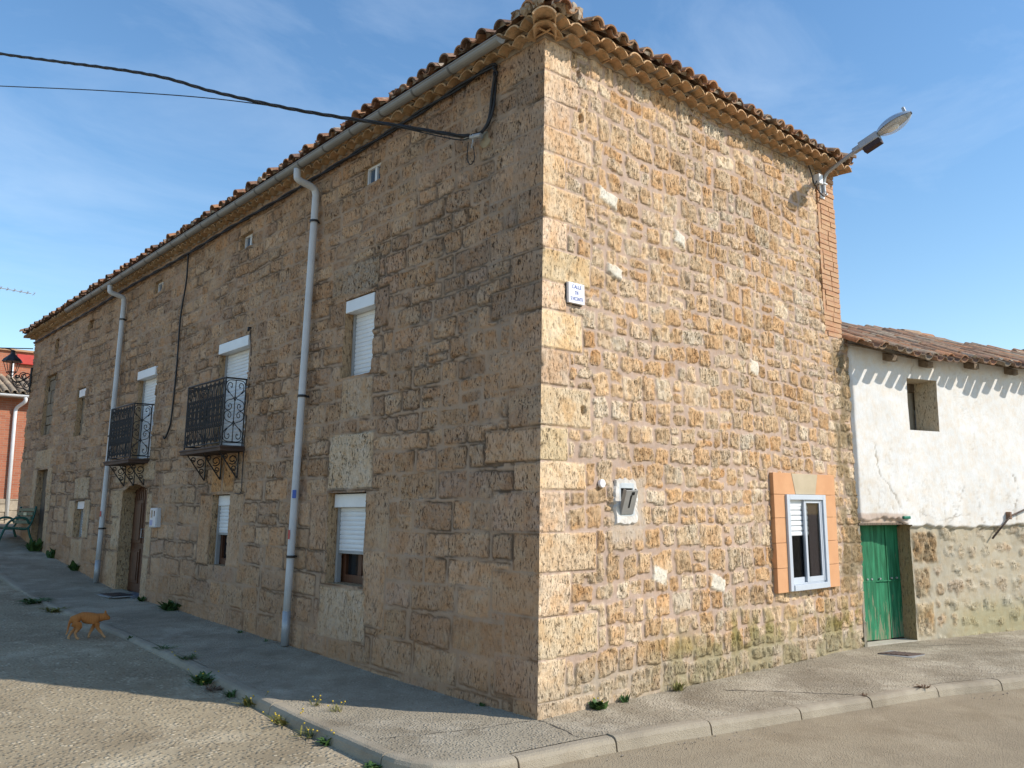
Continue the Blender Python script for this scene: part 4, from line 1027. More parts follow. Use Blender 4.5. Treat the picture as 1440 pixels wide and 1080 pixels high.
part(t, 'roof', lambda q: (q.lathe([(.24, 5.46), (.20, 5.53), (.12, 5.60), (.06, 5.66), (.045, 5.72), (.06, 5.745), (.005, 5.77)], (lx, ly, 0), 8), q.tube(crom([lam(.02, 0, 5.73), lam(-.06, 0, 5.77), lam(-.17, 0, 5.79), lam(-.26, 0, 5.78)], 4), .016, 6)), M['iron'])
def brk(q):
    q.tube([LP(ly, 5.36, .02), LP(ly, 4.72, .02)], .03, 6); q.tube(crom([lam(0, 0, 5.05), lam(.1, 0, 4.96), lam(.28, 0, 5.02), LP(ly, 5.18, .02)], 6), .018, 6)
    for cx, cz, R, k in ((lx+.27, 5.12, .10, 1), (lx+.17, 4.92, .07, 2), (lx+.36, 4.90, .08, 0), (lx+.14, 5.10, .05, 2)):
        q.tube([(cx+R*(1-s_*.7)*math.cos(s_*10+k), ly, cz+R*(1-s_*.7)*math.sin(s_*10+k)) for s_ in np.linspace(0, 1, 26)], .013, 5, False)
    q.tube([(lx+.36+.1*math.cos(a), ly, 5.1+.1*math.sin(a)) for a in np.linspace(0, 6.3, 18)], .014, 5)
    q.tube(crom([lam(.02, 0, 4.98), lam(.12, 0, 4.84), lam(.3, 0, 4.8), LP(ly, 4.74, .02)], 5), .013, 5)
part(t, 'bracket', brk, M['iron'])

# ------------------------------------------------------------------ white house
wh = thing('white_house', 'low whitewashed house with a green door and an uneven old tile roof', 'house', (W0[0], W0[1], 0))
WU = snap_axis(0, 9.0, lambda a: .017+.004*a, [.03, .985, 1.085, 1.70]); WZ = snap_axis(-.15, 3.9, lambda a: .0165, [1.50, 2.765, 3.475])
rw = random.Random(31)
stW = rows(0, 9, -.15, 1.5, (.2, .32), (.22, .5), .03, rw, .2)
spW = [(.99, 1.36, .02, .5, (.42, .32, .19), .8), (.99, 1.33, .52, .95, (.36, .29, .19), 1), (.99, 1.52, .97, 1.42, (.34, .26, .16), 1.2)]
PW = [(.42, .365, .275), (.41, .37, .285), (.43, .37, .27), (.42, .34, .25), (.40, .365, .29)]
ug, zw, hW, cW = relief(WU, WZ, stW, spW, 61, PW, (.41, .365, .28),
    dict(warp=.08, wave=.1, jit=.14, rad=.07, rot=.3, edge=.07, h=.010, tilt=.06, rough=.075, pit=.03, shrink=.3, gap=.02, wob=.06, stain=(.95, .72, .52), light=(.50, .44, .34)))
edge_z = 1.47 + .10*(fbm(ug*2.2, zw*0, 62, 3)-.5) + .12*sst(1.0, .6, ug) + .07*(fbm(ug*11, zw*5, 63, 3)-.5)
pl = sst(-.006, .006, zw-edge_z)
lap = sst(.05, .0, zw-edge_z)
und = (fbm(ug*1.3, zw*1.3, 64, 3)-.5)*.04+(fbm(ug*7, zw*7, 65, 4)-.5)*.006
hW = hW*(1-pl)*1.0 + pl*(.035+und)
cm_ = sst(.42, .62, fbm(ug*2.4, zw*3, 66, 5, .6))
cW[..., :3] = cW[..., :3]*(1-.45*cm_[..., None])+.45*cm_[..., None]*np.array([.47, .415, .31])
cr1 = np.abs(fbm(ug*1.5+2, zw*.8, 67, 5, .62)-.5); crk = sst(.006, .002, cr1)*sst(.5, .62, fbm(ug*1.1, zw*1.1, 68, 2))
fl = sst(.62, .74, fbm(ug*15, zw*11, 69, 5, .7))*sst(1.0, .0, zw-edge_z)
hW -= pl*(crk*.003+fl*.004)
white = np.array([.72, .71, .685])*(.96+.06*fbm(ug*2, zw*1.2, 70, 4)[..., None])
dirt = sst(.45, .68, fbm(ug*3.1, zw*1.4, 71, 5, .6))*(.10+.3*sst(.8, 0, zw-edge_z))
white = white*(1-dirt[..., None])+dirt[..., None]*np.array([.60, .545, .46])
kk = np.clip(.3*crk+.7*fl, 0, 1)[..., None]; white = white*(1-kk*.8)+kk*.8*np.array([.42, .37, .30])
def seg_d(px_, pz_, P):
    d = np.full(px_.shape, 9.)
    for (a, b_), (c, e) in zip(P[:-1], P[1:]):
        t_ = np.clip(((px_-a)*(c-a)+(pz_-b_)*(e-b_))/((c-a)**2+(e-b_)**2), 0, 1); d = np.minimum(d, np.hypot(px_-a-t_*(c-a), pz_-b_-t_*(e-b_)))
    return d
ju = ug+(fbm(ug*9, zw*9, 74, 3)-.5)*.12; jz = zw+(fbm(ug*9, zw*9, 75, 3)-.5)*.12
for P in ([(.36, 2.55), (.42, 2.2), (.68, 1.9), (.86, 1.55)], [(1.7, 1.5), (2.0, 1.75), (2.15, 2.05)], [(2.5, 1.5), (2.42, 1.8), (2.3, 1.95)], [(1.2, 3.5), (1.22, 3.85)], [(2.15, 1.62), (1.5, 1.56), (1.15, 1.66)], [(3.2, 1.5), (3.3, 1.9), (3.25, 2.2)]):
    k = sst(.015, .003, seg_d(ju, jz, P))[..., None]*(.25+.55*sst(.4, .6, fbm(ug*5, zw*5, 76, 3)))[..., None]; white = white*(1-k)+k*np.array([.30, .26, .21]); hW -= pl*k[..., 0]*.006
cW[..., :3] = cW[..., :3]*(1-pl[..., None])+pl[..., None]*white; cW[..., 3] *= 1-pl
for q0 in ((.05, .7, .06), (.5, .92, .04)):
    k = sst(.02, -.02, np.abs(zw-1.56-.03*fbm(ug*6, zw*0, 72))-.07)*sst(.98, .8, ug); cW[..., :3] = cW[..., :3]*(1-.6*k[..., None])+.6*k[..., None]*np.array([.50, .385, .31])
gm = sst(.42, .08, zw-.25*fbm(ug*1.9, zw*0, 73))*sst(1.2, 2.2, ug)*.5; cW[..., :3] = cW[..., :3]*(1-gm[..., None])+gm[..., None]*np.array([.27, .25, .11])
ca_, sa_ = math.cos(WA), math.sin(WA)
hW = hW*sst(0, .04, ug)
PWv = np.stack([W0[0]+ug*ca_-hW*sa_, W0[1]-ug*sa_-hW*ca_, zw], -1)
RIN = (sa_, ca_, 0)
wop = [(lambda x, z: (x > .03) & (x < .985) & (z < 1.50), .20, (.36, .27, .16)), (lambda x, z: (x > 1.085) & (x < 1.70) & (z > 2.765) & (z < 3.475), .36, (.60, .535, .42))]
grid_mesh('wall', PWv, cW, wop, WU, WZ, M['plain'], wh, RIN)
b = MB(); b.fb(WP, -.15, 9, -.1, 3.88, -4.6, -4.5); b.fb(WP, 8.88, 8.99, -.1, 3.88, -4.5, -.06); b.build('wall', M['plaster'], wh)
w = thing_part('wall_window', wh)
part(w, 'board', lambda q: q.fb(WP, 1.10, 1.30, 2.75, 3.36, -.36, -.31), M['oldwood'], .004)
part(w, 'frame', lambda q: (q.fb(WP, 1.08, 1.71, 3.36, 3.48, -.40, -.33), q.fb(WP, 1.30, 1.36, 2.76, 3.36, -.40, -.30)), M['oldwood'], .004)
part(w, 'pane', lambda q: q.fb(WP, 1.05, 1.75, 2.73, 3.5, -.44, -.39), noisy('dusty back board', (.42, .37, .29), (.34, .29, .22), 5, .9, .3))
gd = thing_part('green_door', wh, 'worn green plank door')
def green_mat():
    m = mat('worn green door paint', rough=.65, spec=.3); t = NT(m); v = t.coord((7, 7, .8)); v2 = t.coord()
    gcol = t.mix(t.rng(t.noise(v, 3, 5), .35, .7), (.007, .10, .04), (.035, .25, .12))
    z = t.n('ShaderNodeSeparateXYZ'); t.l(v2, z.inputs[0])
    wear = t.math('ADD', t.noise(v, 4, 6, .7), t.rng(z.outputs[2], .05, .75, .17, -.05))
    gcol = t.mix(t.rng(wear, .60, .68), gcol, (.20, .22, .13)); t.base(gcol)
    t.nrm(t.bump(t.noise(v, 9, 5, .65), .6, .006)); return m
M['green'] = green_mat()
def gplanks(q):
    r_ = random.Random(4); e = [-.02, .13, .30, .32+.19, .53+.19, 1.03]
    e = [.0, .24, .50, .74, 1.02]
    for i in range(4): q.fb(WP, e[i]+.004, e[i+1]-.004, .02+.01*(i % 2), 1.50, -.24, -.20+(.012 if i == 1 else r_.uniform(-.004, .004)))
part(gd, 'planks', gplanks, M['green'], .004)
part(gd, 'crossbar', lambda q: (q.fb(WP, .03, .98, .76, .775, -.205, -.186),), M['green'], .002)
for u_ in (.10, .34, .42, .58, .80, .9): part(gd, 'bolt', lambda q: q.disc(WP, u_, .80, .012, -.2, -.178, 8), M['galv'])
part(wh, 'lintel', lambda q: (q.fb(WP, -.0, 1.02, 1.503, 1.53, -.2, .02),), M['oldwood'], .003)
part(wh, 'green_stub', lambda q: q.fb(WP, .80, .93, 1.575, 1.615, .0, .075), mat('green painted stub', (.01, .16, .1), .5), .01)
part(wh, 'threshold', lambda q: q.fb(WP, .03, .985, -.1, .012, -.22, .0), noisy('pale cement threshold', (.48, .44, .36), (.42, .38, .31), 5, .9, .3))
# roof: sagging tile slope with rafters
RSW = math.tan(math.radians(21)); zeW = 3.84
def rsag(u): return -.03*math.sin(u*1.3)-.012*u + .02*math.sin(u*3.1+1)
for i, u_ in enumerate((-.02+.70, 1.40, 2.39, 3.29, 4.3, 5.3, 6.3, 7.3, 8.3)):
    q = MB(); s0 = rsag(u_)
    pr = [(-.2, 0), (.36, -.36*RSW*1), (.36, -.36*RSW-.085), (.30, -.30*RSW-.11), (-.2, .2*RSW-.11)]
    V = [WP(u_+sx, zeW-.005+s0+zz, dd) for sx in (-.055, .055) for dd, zz in [(-.2, .2*RSW), (.19, -.19*RSW), (.19, -.19*RSW-.075), (.14, -.14*RSW-.10), (-.2, .2*RSW-.115)]]
    q.add(V, [(0, 1, 2, 3, 4), (9, 8, 7, 6, 5)]+[(k, k+5, (k+1) % 5+5, (k+1) % 5) for k in range(5)]); q.build('rafter', M['rafter'], wh, bev=.006)
q = MB(); us = np.linspace(-.12, 9, 40)
for dd0, dd1, th in ((-2.35, .13, .022),):
    V = [WP(u_, zeW+rsag(u_)+z_-d_*RSW, d_) for u_ in us for d_, z_ in ((dd1, 0), (dd1, th), (dd0, th), (dd0, 0))]
    F = [(i*4+k, i*4+(k+1) % 4, (i+1)*4+(k+1) % 4, (i+1)*4+k) for i in range(39) for k in range(4)]+[(0, 3, 2, 1), tuple(39*4+k for k in range(4))]
    q.add(V, F)
q.build('roof_boards', M['rafter'], wh)
b = MB(); mo = MB(); csw, snw = math.cos(math.atan(RSW)), math.sin(math.atan(RSW)); RW_ = random.Random(7); R_ = random.Random(19)
udir = (ca_, -sa_, 0); ax_ = (sa_*csw, ca_*csw, snw); nw_ = (-sa_*snw*-1*-1, -ca_*snw, csw)
nw_ = tuple(Vector(udir).cross(Vector(ax_))); 
PALW = [(.33, .19, .125), (.38, .215, .13), (.28, .18, .125), (.42, .22, .125), (.36, .25, .165), (.32, .215, .15), (.46, .23, .125), (.37, .285, .205)]
u_ = -.02
while u_ < 8.95:
    lift = .03*math.sin(u_*2.3)+.02*R_.random()
    roof_rank(b, b if R_.random() < .7 else None, WP(u_, zeW+rsag(u_)+.022-.27*RSW+lift*.3, .28+R_.uniform(-.04, .04)), ax_, udir, nw_, 9, PALW, .088, .42, .33, True, .205, 1.5, .10); u_ += .205+R_.uniform(-.008, .008)
u_ = -.1
while u_ < 9:
    b.cur = (*(np.array(PALW[R_.randrange(8)])*R_.uniform(.8, 1.15)), 1)
    barrel(b, WP(u_, zeW+rsag(u_)+2.42*RSW+.05+.03*math.sin(u_*1.7), -2.42), Vector(udir)+Vector((0, 0, R_.uniform(-.03, .05))), (sa_, ca_, 0), (0, 0, 1), .13, .11, .44, .016); u_ += .36
b.build('roof_tiles', M['tile'], wh, use_col=True)
q = MB(); V = [WP(u_, z_, d_) for u_ in (-.15, 9) for d_, z_ in ((-2.3, zeW+2.3*RSW), (-4.7, zeW-.05), (-4.7, zeW-.1), (-2.3, zeW+2.2*RSW))]
q.add(V, [(0, 4, 5, 1), (1, 5, 6, 2), (3, 2, 6, 7), (0, 1, 2, 3), (7, 6, 5, 4)]); q.build('roof_back', M['mortar'], wh)
# iron stay
t = thing('wall_stay', 'rusty iron stay rod running down the white plaster to the stone base', 'stay', WP(2.9, 1.3))
part(t, 'rod', lambda q: q.tube([WP(2.66, 1.29, .03), WP(3.02, 1.60, .09), WP(4.4, 1.98, .12)], .013, 6), noisy('rusty iron rod', (.13, .09, .07), (.07, .05, .04), 20, .8, .3), smooth=True)
part(t, 'anchor', lambda q: (q.fb(WP, 3.0, 3.04, 1.555, 1.66, -.0, .10),), noisy('rusted anchor plate', (.30, .18, .12), (.2, .12, .08), 20, .9, .3), .004)

# ------------------------------------------------------------------ brick house beyond the far end
bh = thing('brick_house', 'orange brick house with a white gutter beyond the far end of the stone house', 'house', (0, 27, 1.38))
BY = 27.0; gb = 1.40
q = MB(); q.box(-9, 4.2, BY, BY+7, 2.15, 5.48); q.build('wall', M['brick_red'], bh)
q = MB(); r_ = random.Random(6); x = -9
while x < 4.2:
    z = gb-.2
    w_ = r_.uniform(.3, .5)
    while z < 2.14:
        h_ = min(r_.uniform(.22, .34), 2.145-z); q.box(x+.012, x+w_-.012, BY-.05-r_.uniform(0, .03), BY+.1, z+.01, z+h_-.01); z += h_
    x += w_
q.box(-9, 4.2, BY-.035, BY+.2, gb-.2, 2.145); q.build('stone_base', noisy('rubble base', (.45, .38, .28), (.3, .25, .19), 5, .9, .5, 20), bh, bev=.02)
q = MB(); q.box(-9, 4.25, BY-.36, BY+7.2, 5.48, 5.56); q.add([(-9, BY-.36, 5.6), (4.25, BY-.36, 5.6), (4.25, BY+2.1, 6.45), (-9, BY+2.1, 6.45), (-9, BY+2.1, 5.5), (4.25, BY+2.1, 5.5)], [(0, 1, 2, 3), (3, 2, 5, 4), (0, 3, 4), (1, 5, 2)]); q.build('roof', M['mortar'], bh)
b = MB(); x = -3.5
while x < 4.2: roof_rank(b, None, (x, BY-.40, 5.60), (0, .945, .325), (1, 0, 0), (0, -.325, .945), 7, [(.36, .28, .2), (.30, .22, .16), (.42, .32, .22)], .1, .42, .36, True, .24, .6); x += .24
b.build('roof_tiles', M['tile'], bh, use_col=True)
q = MB()
P = [(-.08*math.cos(a), -.08*math.sin(a)) for a in np.linspace(0, math.pi, 9)]
q.add([(x_, BY-.46+p[0], 5.56+p[1]) for x_ in (-9, 4.25) for p in P], [(k, k+1, 10+k, 9+k) for k in range(8)]+[tuple(range(9)), tuple(range(17, 8, -1))]); q.build('gutter', M['white'], bh, smooth=False)
part(bh, 'downpipe', lambda q: q.tube(crom([(1.62, BY-.44, 5.5), (1.62, BY-.40, 5.35), (1.45, BY-.10, 5.15), (1.42, BY-.08, 4.9)], 4)+[(1.42, BY-.08, 1.5)], .06, 10), M['white'], smooth=True)
q = MB(); q.box(-9, 4.2, BY+2.0, BY+6.5, 6.0, 7.40); q.build('upper_wall', M['brick_red'], bh)
q = MB(); q.box(-9, 4.3, BY+1.9, BY+6.6, 7.40, 7.47); q.build('parapet', mat('ochre coping', (.42, .25, .14), .8), bh)
part(bh, 'awning', lambda q: q.box(1.72, 3.6, BY+1.86, BY+1.98, 6.95, 7.30), noisy('red awning', (.5, .05, .035), (.42, .04, .03), 4, .6, .1), .02)
part(bh, 'awning_post', lambda q: q.box(1.60, 1.66, BY+1.9, BY+1.98, 6.45, 7.4), M['white'])
# television aerial above that house
t = thing('tv_aerial', 'thin television aerial against the sky over the brick house', 'aerial', (-.6, 30, 7.47))
part(t, 'mast', lambda q: q.tube([(-.6, 30, 7.1), (-.6, 30, 9.88)], .022, 6), M['galv'])
part(t, 'boom', lambda q: q.tube([(-.75, 29.98, 9.93), (2.25, 29.98, 9.81)], .016, 5), M['galv'])
def els(q):
    for k in range(13): x_ = -.3+k*.22; z_ = 9.93-.12*(x_+.75)/3.2; q.tube([(x_, 29.72, z_), (x_, 30.24, z_)], .009, 4); q.tube([(x_, 29.98, z_-.05), (x_, 29.98, z_+.07)], .01, 4)
    q.tube([(1.0, 29.98, 9.8), (.55, 29.98, 9.64), (-.6, 29.98, 9.56)], .012, 4)
part(t, 'elements', els, M['galv'])
bundle('far_wire', [(-5, 24, 6.25), (-1.5, 21, 6.02), (.12, 19.0, 5.86)], .014, 'dark wire reaching the far upper corner of the stone house', 'cable', 1, 1)

# ------------------------------------------------------------------ ground, street, pavement, kerb
def sheet(name, xs, ys, zf, m, kind='structure', cond=None):
    xs = np.array(xs); ys = np.array(ys); V = []; F = []; n = len(ys)
    for x in xs:
        for y in ys: V.append((x, y, zf(x, y)))
    for i in range(len(xs)-1):
        for j in range(n-1): F.append((i*n+j, (i+1)*n+j, (i+1)*n+j+1, i*n+j+1))
    q = MB(); q.add(V, F); o = q.build(name, m, None, smooth=True); return tag(o, kind=kind)
def nz1(x, y): return float(fbm(np.array([x*.7]), np.array([y*.7]), 91, 3)[0]-.5)*.03
xs = [-300, -120, -60, -30, -15]+list(np.linspace(-9, 0.4, 48))+[2, 5, 10, 30, 120, 300]
ysn = list(np.linspace(-.7, 24, 124))+[30, 40, 60, 120, 300]
tag(sheet('road', xs, ysn, lambda x, y: road_z(y)+(nz1(x, y) if -10 < x < .5 and y < 25 else 0), M['road']))
xs2 = [-300, -120, -60, -30, -15]+list(np.linspace(-9, 16, 90))+[30, 60, 120, 300]
sheet('street', xs2, [-300, -120, -60, -30, -15]+list(np.linspace(-8, -.7, 36)), lambda x, y: road_z(y)+(nz1(x, y) if -10 < x < 17 and y > -9 else 0)*min(1, max(0, (-.7-y)*2) if x > .4 else 1), M['roadb'])
sheet('ground', [-.2, 1, 10, 60, 300], [-.7, -.3, 1.3, 3, 4.3, 7.1, 9.3, 12, 14, 16, 18, 24, 40, 120, 300], lambda x, y: road_z(y)-.02, M['road'])
KP = [(-1.28, 40, .1, 40), (-1.28, 19.5, .1, 19.5), (-1.28, 13.6, .15, 13.6), (-1.26, 10.3, .15, 10.3), (-1.225, 7.2, .15, 7.2), (-1.225, 5.5, .15, 5.5), (-1.25, 3.8, .15, 3.8), (-1.29, 2.3, .15, 2.3), (-1.345, .95, .15, .95),
      (-1.39, .10, .15, .3), (-1.37, -.22, .15, .18), (-1.24, -.44, .15, .15), (-.93, -.575, .16, .13), (-.145, -.665, .3, .12), (.617, -.80, .75, .12), (1.36, -.99, 1.45, .12), (2.83, -1.32, 2.85, .12), (3.94, -1.58, 3.95, .12), (5.0, -1.95, 5.4, .2), (8.5, -2.9, 8.3, -.4), (15, -4.6, 15, -2.1)]
def pave_z(x, y): return g(y)+float(fbm(np.array([x*2.]), np.array([y*2.]), 95, 3)[0]-.5)*.014
OUT = crom([(k[0], k[1], 0) for k in KP], 12); INN = crom([(k[2], k[3], 0) for k in KP], 12)
q = MB(); nt_ = 16; V = []
for o_, i_ in zip(OUT, INN):
    for k in range(nt_+1):
        f = k/nt_; x = o_[0]*(1-f)+i_[0]*f; y = o_[1]*(1-f)+i_[1]*f
        V.append((x, y, pave_z(x, y) if k else g(y)))
n = nt_+1; F = [(i*n+k, (i+1)*n+k, (i+1)*n+k+1, i*n+k+1) for i in range(len(OUT)-1) for k in range(nt_)]
q.add(V, F); tag(q.build('pavement', M['sidewalk'], None, smooth=True), kind='structure')
# kerb: precast pieces with open joints, profile swept along the pavement edge
KL_ = [Vector((p[0], p[1], 0)) for p in OUT]
acc = [0]
for a, c in zip(KL_[:-1], KL_[1:]): acc.append(acc[-1]+(c-a).length)
def kat(s):
    s = min(max(s, 0), acc[-1]-.01); i = min(np.searchsorted(acc, s, 'right')-1, len(KL_)-2); f = (s-acc[i])/(acc[i+1]-acc[i])
    p = KL_[i].lerp(KL_[i+1], f); d = (KL_[min(i+2, len(KL_)-1)]-KL_[max(i-1, 0)]).normalized(); return p, Vector((d.y, -d.x, 0))*-1
q = MB(); s = 0; r_ = random.Random(12)
while s < acc[-1]-.2:
    yk = kat(s)[0].y; L_ = r_.uniform(.85, 1.0) if yk < 1 else r_.uniform(1.6, 2.4)
    if s+L_ > acc[-1]: break
    e0 = s+(.007 if yk < 3 else .003); e1 = s+L_-(.007 if yk < 3 else .003); m_ = max(3, int(L_/.12)); V = []; dz = r_.uniform(-.006, .004); prof = None
    for i in range(m_+1):
        p, nrm = kat(e0+(e1-e0)*i/m_)
        nrm = -nrm if nrm.dot(Vector((p.x, p.y, 0))-Vector((3, 8, 0))) < 0 else nrm
        zt = g(p.y)+.002+dz; zb = road_z(p.y)-.08
        wv = float(fbm(np.array([p.x*6.]), np.array([p.y*6.]), 97, 3)[0]-.5)*.012
        prof = [(-.012, zb), (-.012, zt-.004), (.004, zt), (.07, zt-.002), (.095+wv, zt-.012), (.112+wv, zt-.035), (.122+wv, road_z(p.y)+.012), (.135, zb)]
        V += [tuple(p+nrm*a)[:2]+(z,) for a, z in prof]
    k_ = len(prof); F = [(i*k_+j, (i+1)*k_+j, (i+1)*k_+j+1, i*k_+j+1) for i in range(m_) for j in range(k_-1)]+[tuple(range(k_)), tuple(m_*k_+j for j in range(k_))[::-1]]
    q.add(V, F); s += L_
tag(q.build('kerb', M['kerb'], None), kind='structure')
# open joints and cracks in the pavement: narrow dark dirt-filled lines
def crack(q, pts, w, seed):
    r_ = random.Random(seed); P = []
    for a, c in zip(pts[:-1], pts[1:]):
        n_ = max(2, int(math.hypot(c[0]-a[0], c[1]-a[1])/.06))
        for k in range(n_): f = k/n_; P.append((a[0]+(c[0]-a[0])*f+r_.uniform(-.012, .012), a[1]+(c[1]-a[1])*f+r_.uniform(-.012, .012)))
    P.append(pts[-1]); V = []
    for i, p in enumerate(P):
        a = P[max(0, i-1)]; c = P[min(len(P)-1, i+1)]; d = Vector((c[0]-a[0], c[1]-a[1])).normalized(); ww = w*r_.uniform(.3, 1.3)
        for sg in (-1, 1): V.append((p[0]-d.y*ww*sg, p[1]+d.x*ww*sg, (pave_z(p[0], p[1]) if p[1] > -2 else road_z(p[1])+.012)+.003))
    q.add(V, [(2*i, 2*i+1, 2*i+3, 2*i+2) for i in range(len(P)-1)])
q = MB()
crack(q, [(.0, -.03), (-.06, -.3), (-.15, -.62)], .007, 1); crack(q, [(2.1, -.35), (2.5, -.8), (2.83, -1.28)], .007, 2); crack(q, [(6.2, -.45), (6.4, -.62)], .006, 3); crack(q, [(6.0, -.3), (6.9, -.9), (7.3, -2.5)], .005, 6)
crack(q, [(-1.3, .35), (-.6, .1), (0, 0)], .004, 4); crack(q, [(-.02, 4.6), (-.6, 4.5), (-1.2, 4.7)], .005, 5)

tag(q.build('pavement_joints', noisy('dirt in the joints', (.06, .05, .04), (.1, .085, .065), 30, .95, .2)), kind='structure')
# cast iron cover set in the pavement, doormat
t = thing('drain_cover', 'small rusty brown iron cover in the pavement outside the green door', 'drain cover', (5.37, -.57, 0))
def cov(q):
    F2 = lambda x, y, z: (5.375+x*ca_-y*sa_*-1*-1, -.565-x*sa_+y*ca_, z); q.box(-.14, .14, -.17, .17, .0, .014, F2)
    for k in range(6): q.box(-.12, .12, -.145+k*.055, -.12+k*.055, .014, .018, F2)
part(t, 'cover', cov, noisy('rusted iron cover', (.13, .085, .065), (.09, .065, .055), 14, .75, .4))
q = MB(); q.box(5.2, 5.55, -.77, -.36, -.02, .006); q.build('frame', M['galv'], t)
t = thing('doormat', 'dark rubber doormat with a pale edge in front of the arched door', 'doormat', (-.15, 10.25, g(10.2)))
zm = g(10.2)+.006
part(t, 'mat', lambda q: q.box(-.36, -.02, 9.88, 10.52, zm, zm+.018), M['black'], .006)
part(t, 'edging', lambda q: (q.box(-.42, -.362, 9.86, 10.54, zm-.004, zm+.008), q.box(-.36, -.02, 9.80, 9.872, zm-.004, zm+.008)), mat('pale mat edging', (.30, .30, .29), .8))

# ------------------------------------------------------------------ bench
t = thing('park_bench', 'green slatted park bench with curved arms against the far end of the wall', 'bench', (-.35, 17.6, g(17.6)))
M['bgreen'] = noisy('dark green bench paint', (.014, .085, .065), (.02, .11, .085), 5, .45, .15)
M['bslat'] = noisy('green bench slat', (.055, .13, .09), (.08, .16, .11), 8, .5, .2, 30, (2, .3, 2))
BZ = g(17.3)-.02; by0, by1 = 16.85, 18.35
for k in range(5): part(t, 'seat_slat', lambda q: q.box(-.62+k*.095, -.545+k*.095, by0, by1, BZ+.42-k*.008, BZ+.45-k*.008), M['bslat'], .006)
for k in range(4):
    part(t, 'back_slat', lambda q: q.box(-.15+k*.035, -.12+k*.035, by0, by1, BZ+.50+k*.095, BZ+.575+k*.095), M['bslat'], .006)
part(t, 'nameplate', lambda q: q.box(-.092, -.088, 17.35, 17.65, BZ+.69, BZ+.76), mat('cream plate', (.62, .58, .38), .6))
for yy in (by0+.02, by1-.02):
    def side(q):
        A = crom([(-.74, yy, BZ), (-.66, yy, BZ+.28), (-.55, yy, BZ+.52), (-.38, yy, BZ+.64), (-.2, yy, BZ+.62), (-.12, yy, BZ+.5)], 5); q.tube(A, .026, 8)
        q.tube(crom([(-.63, yy, BZ+.4), (-.4, yy, BZ+.40), (-.16, yy, BZ+.39), (-.06, yy, BZ+.6), (.0, yy, BZ+.9)], 4), .024, 8)
        q.tube(crom([(-.14, yy, BZ+.4), (-.08, yy, BZ+.2), (.02, yy, BZ)], 4), .026, 8)
    part(t, 'side_frame', side, M['bgreen'], smooth=True)

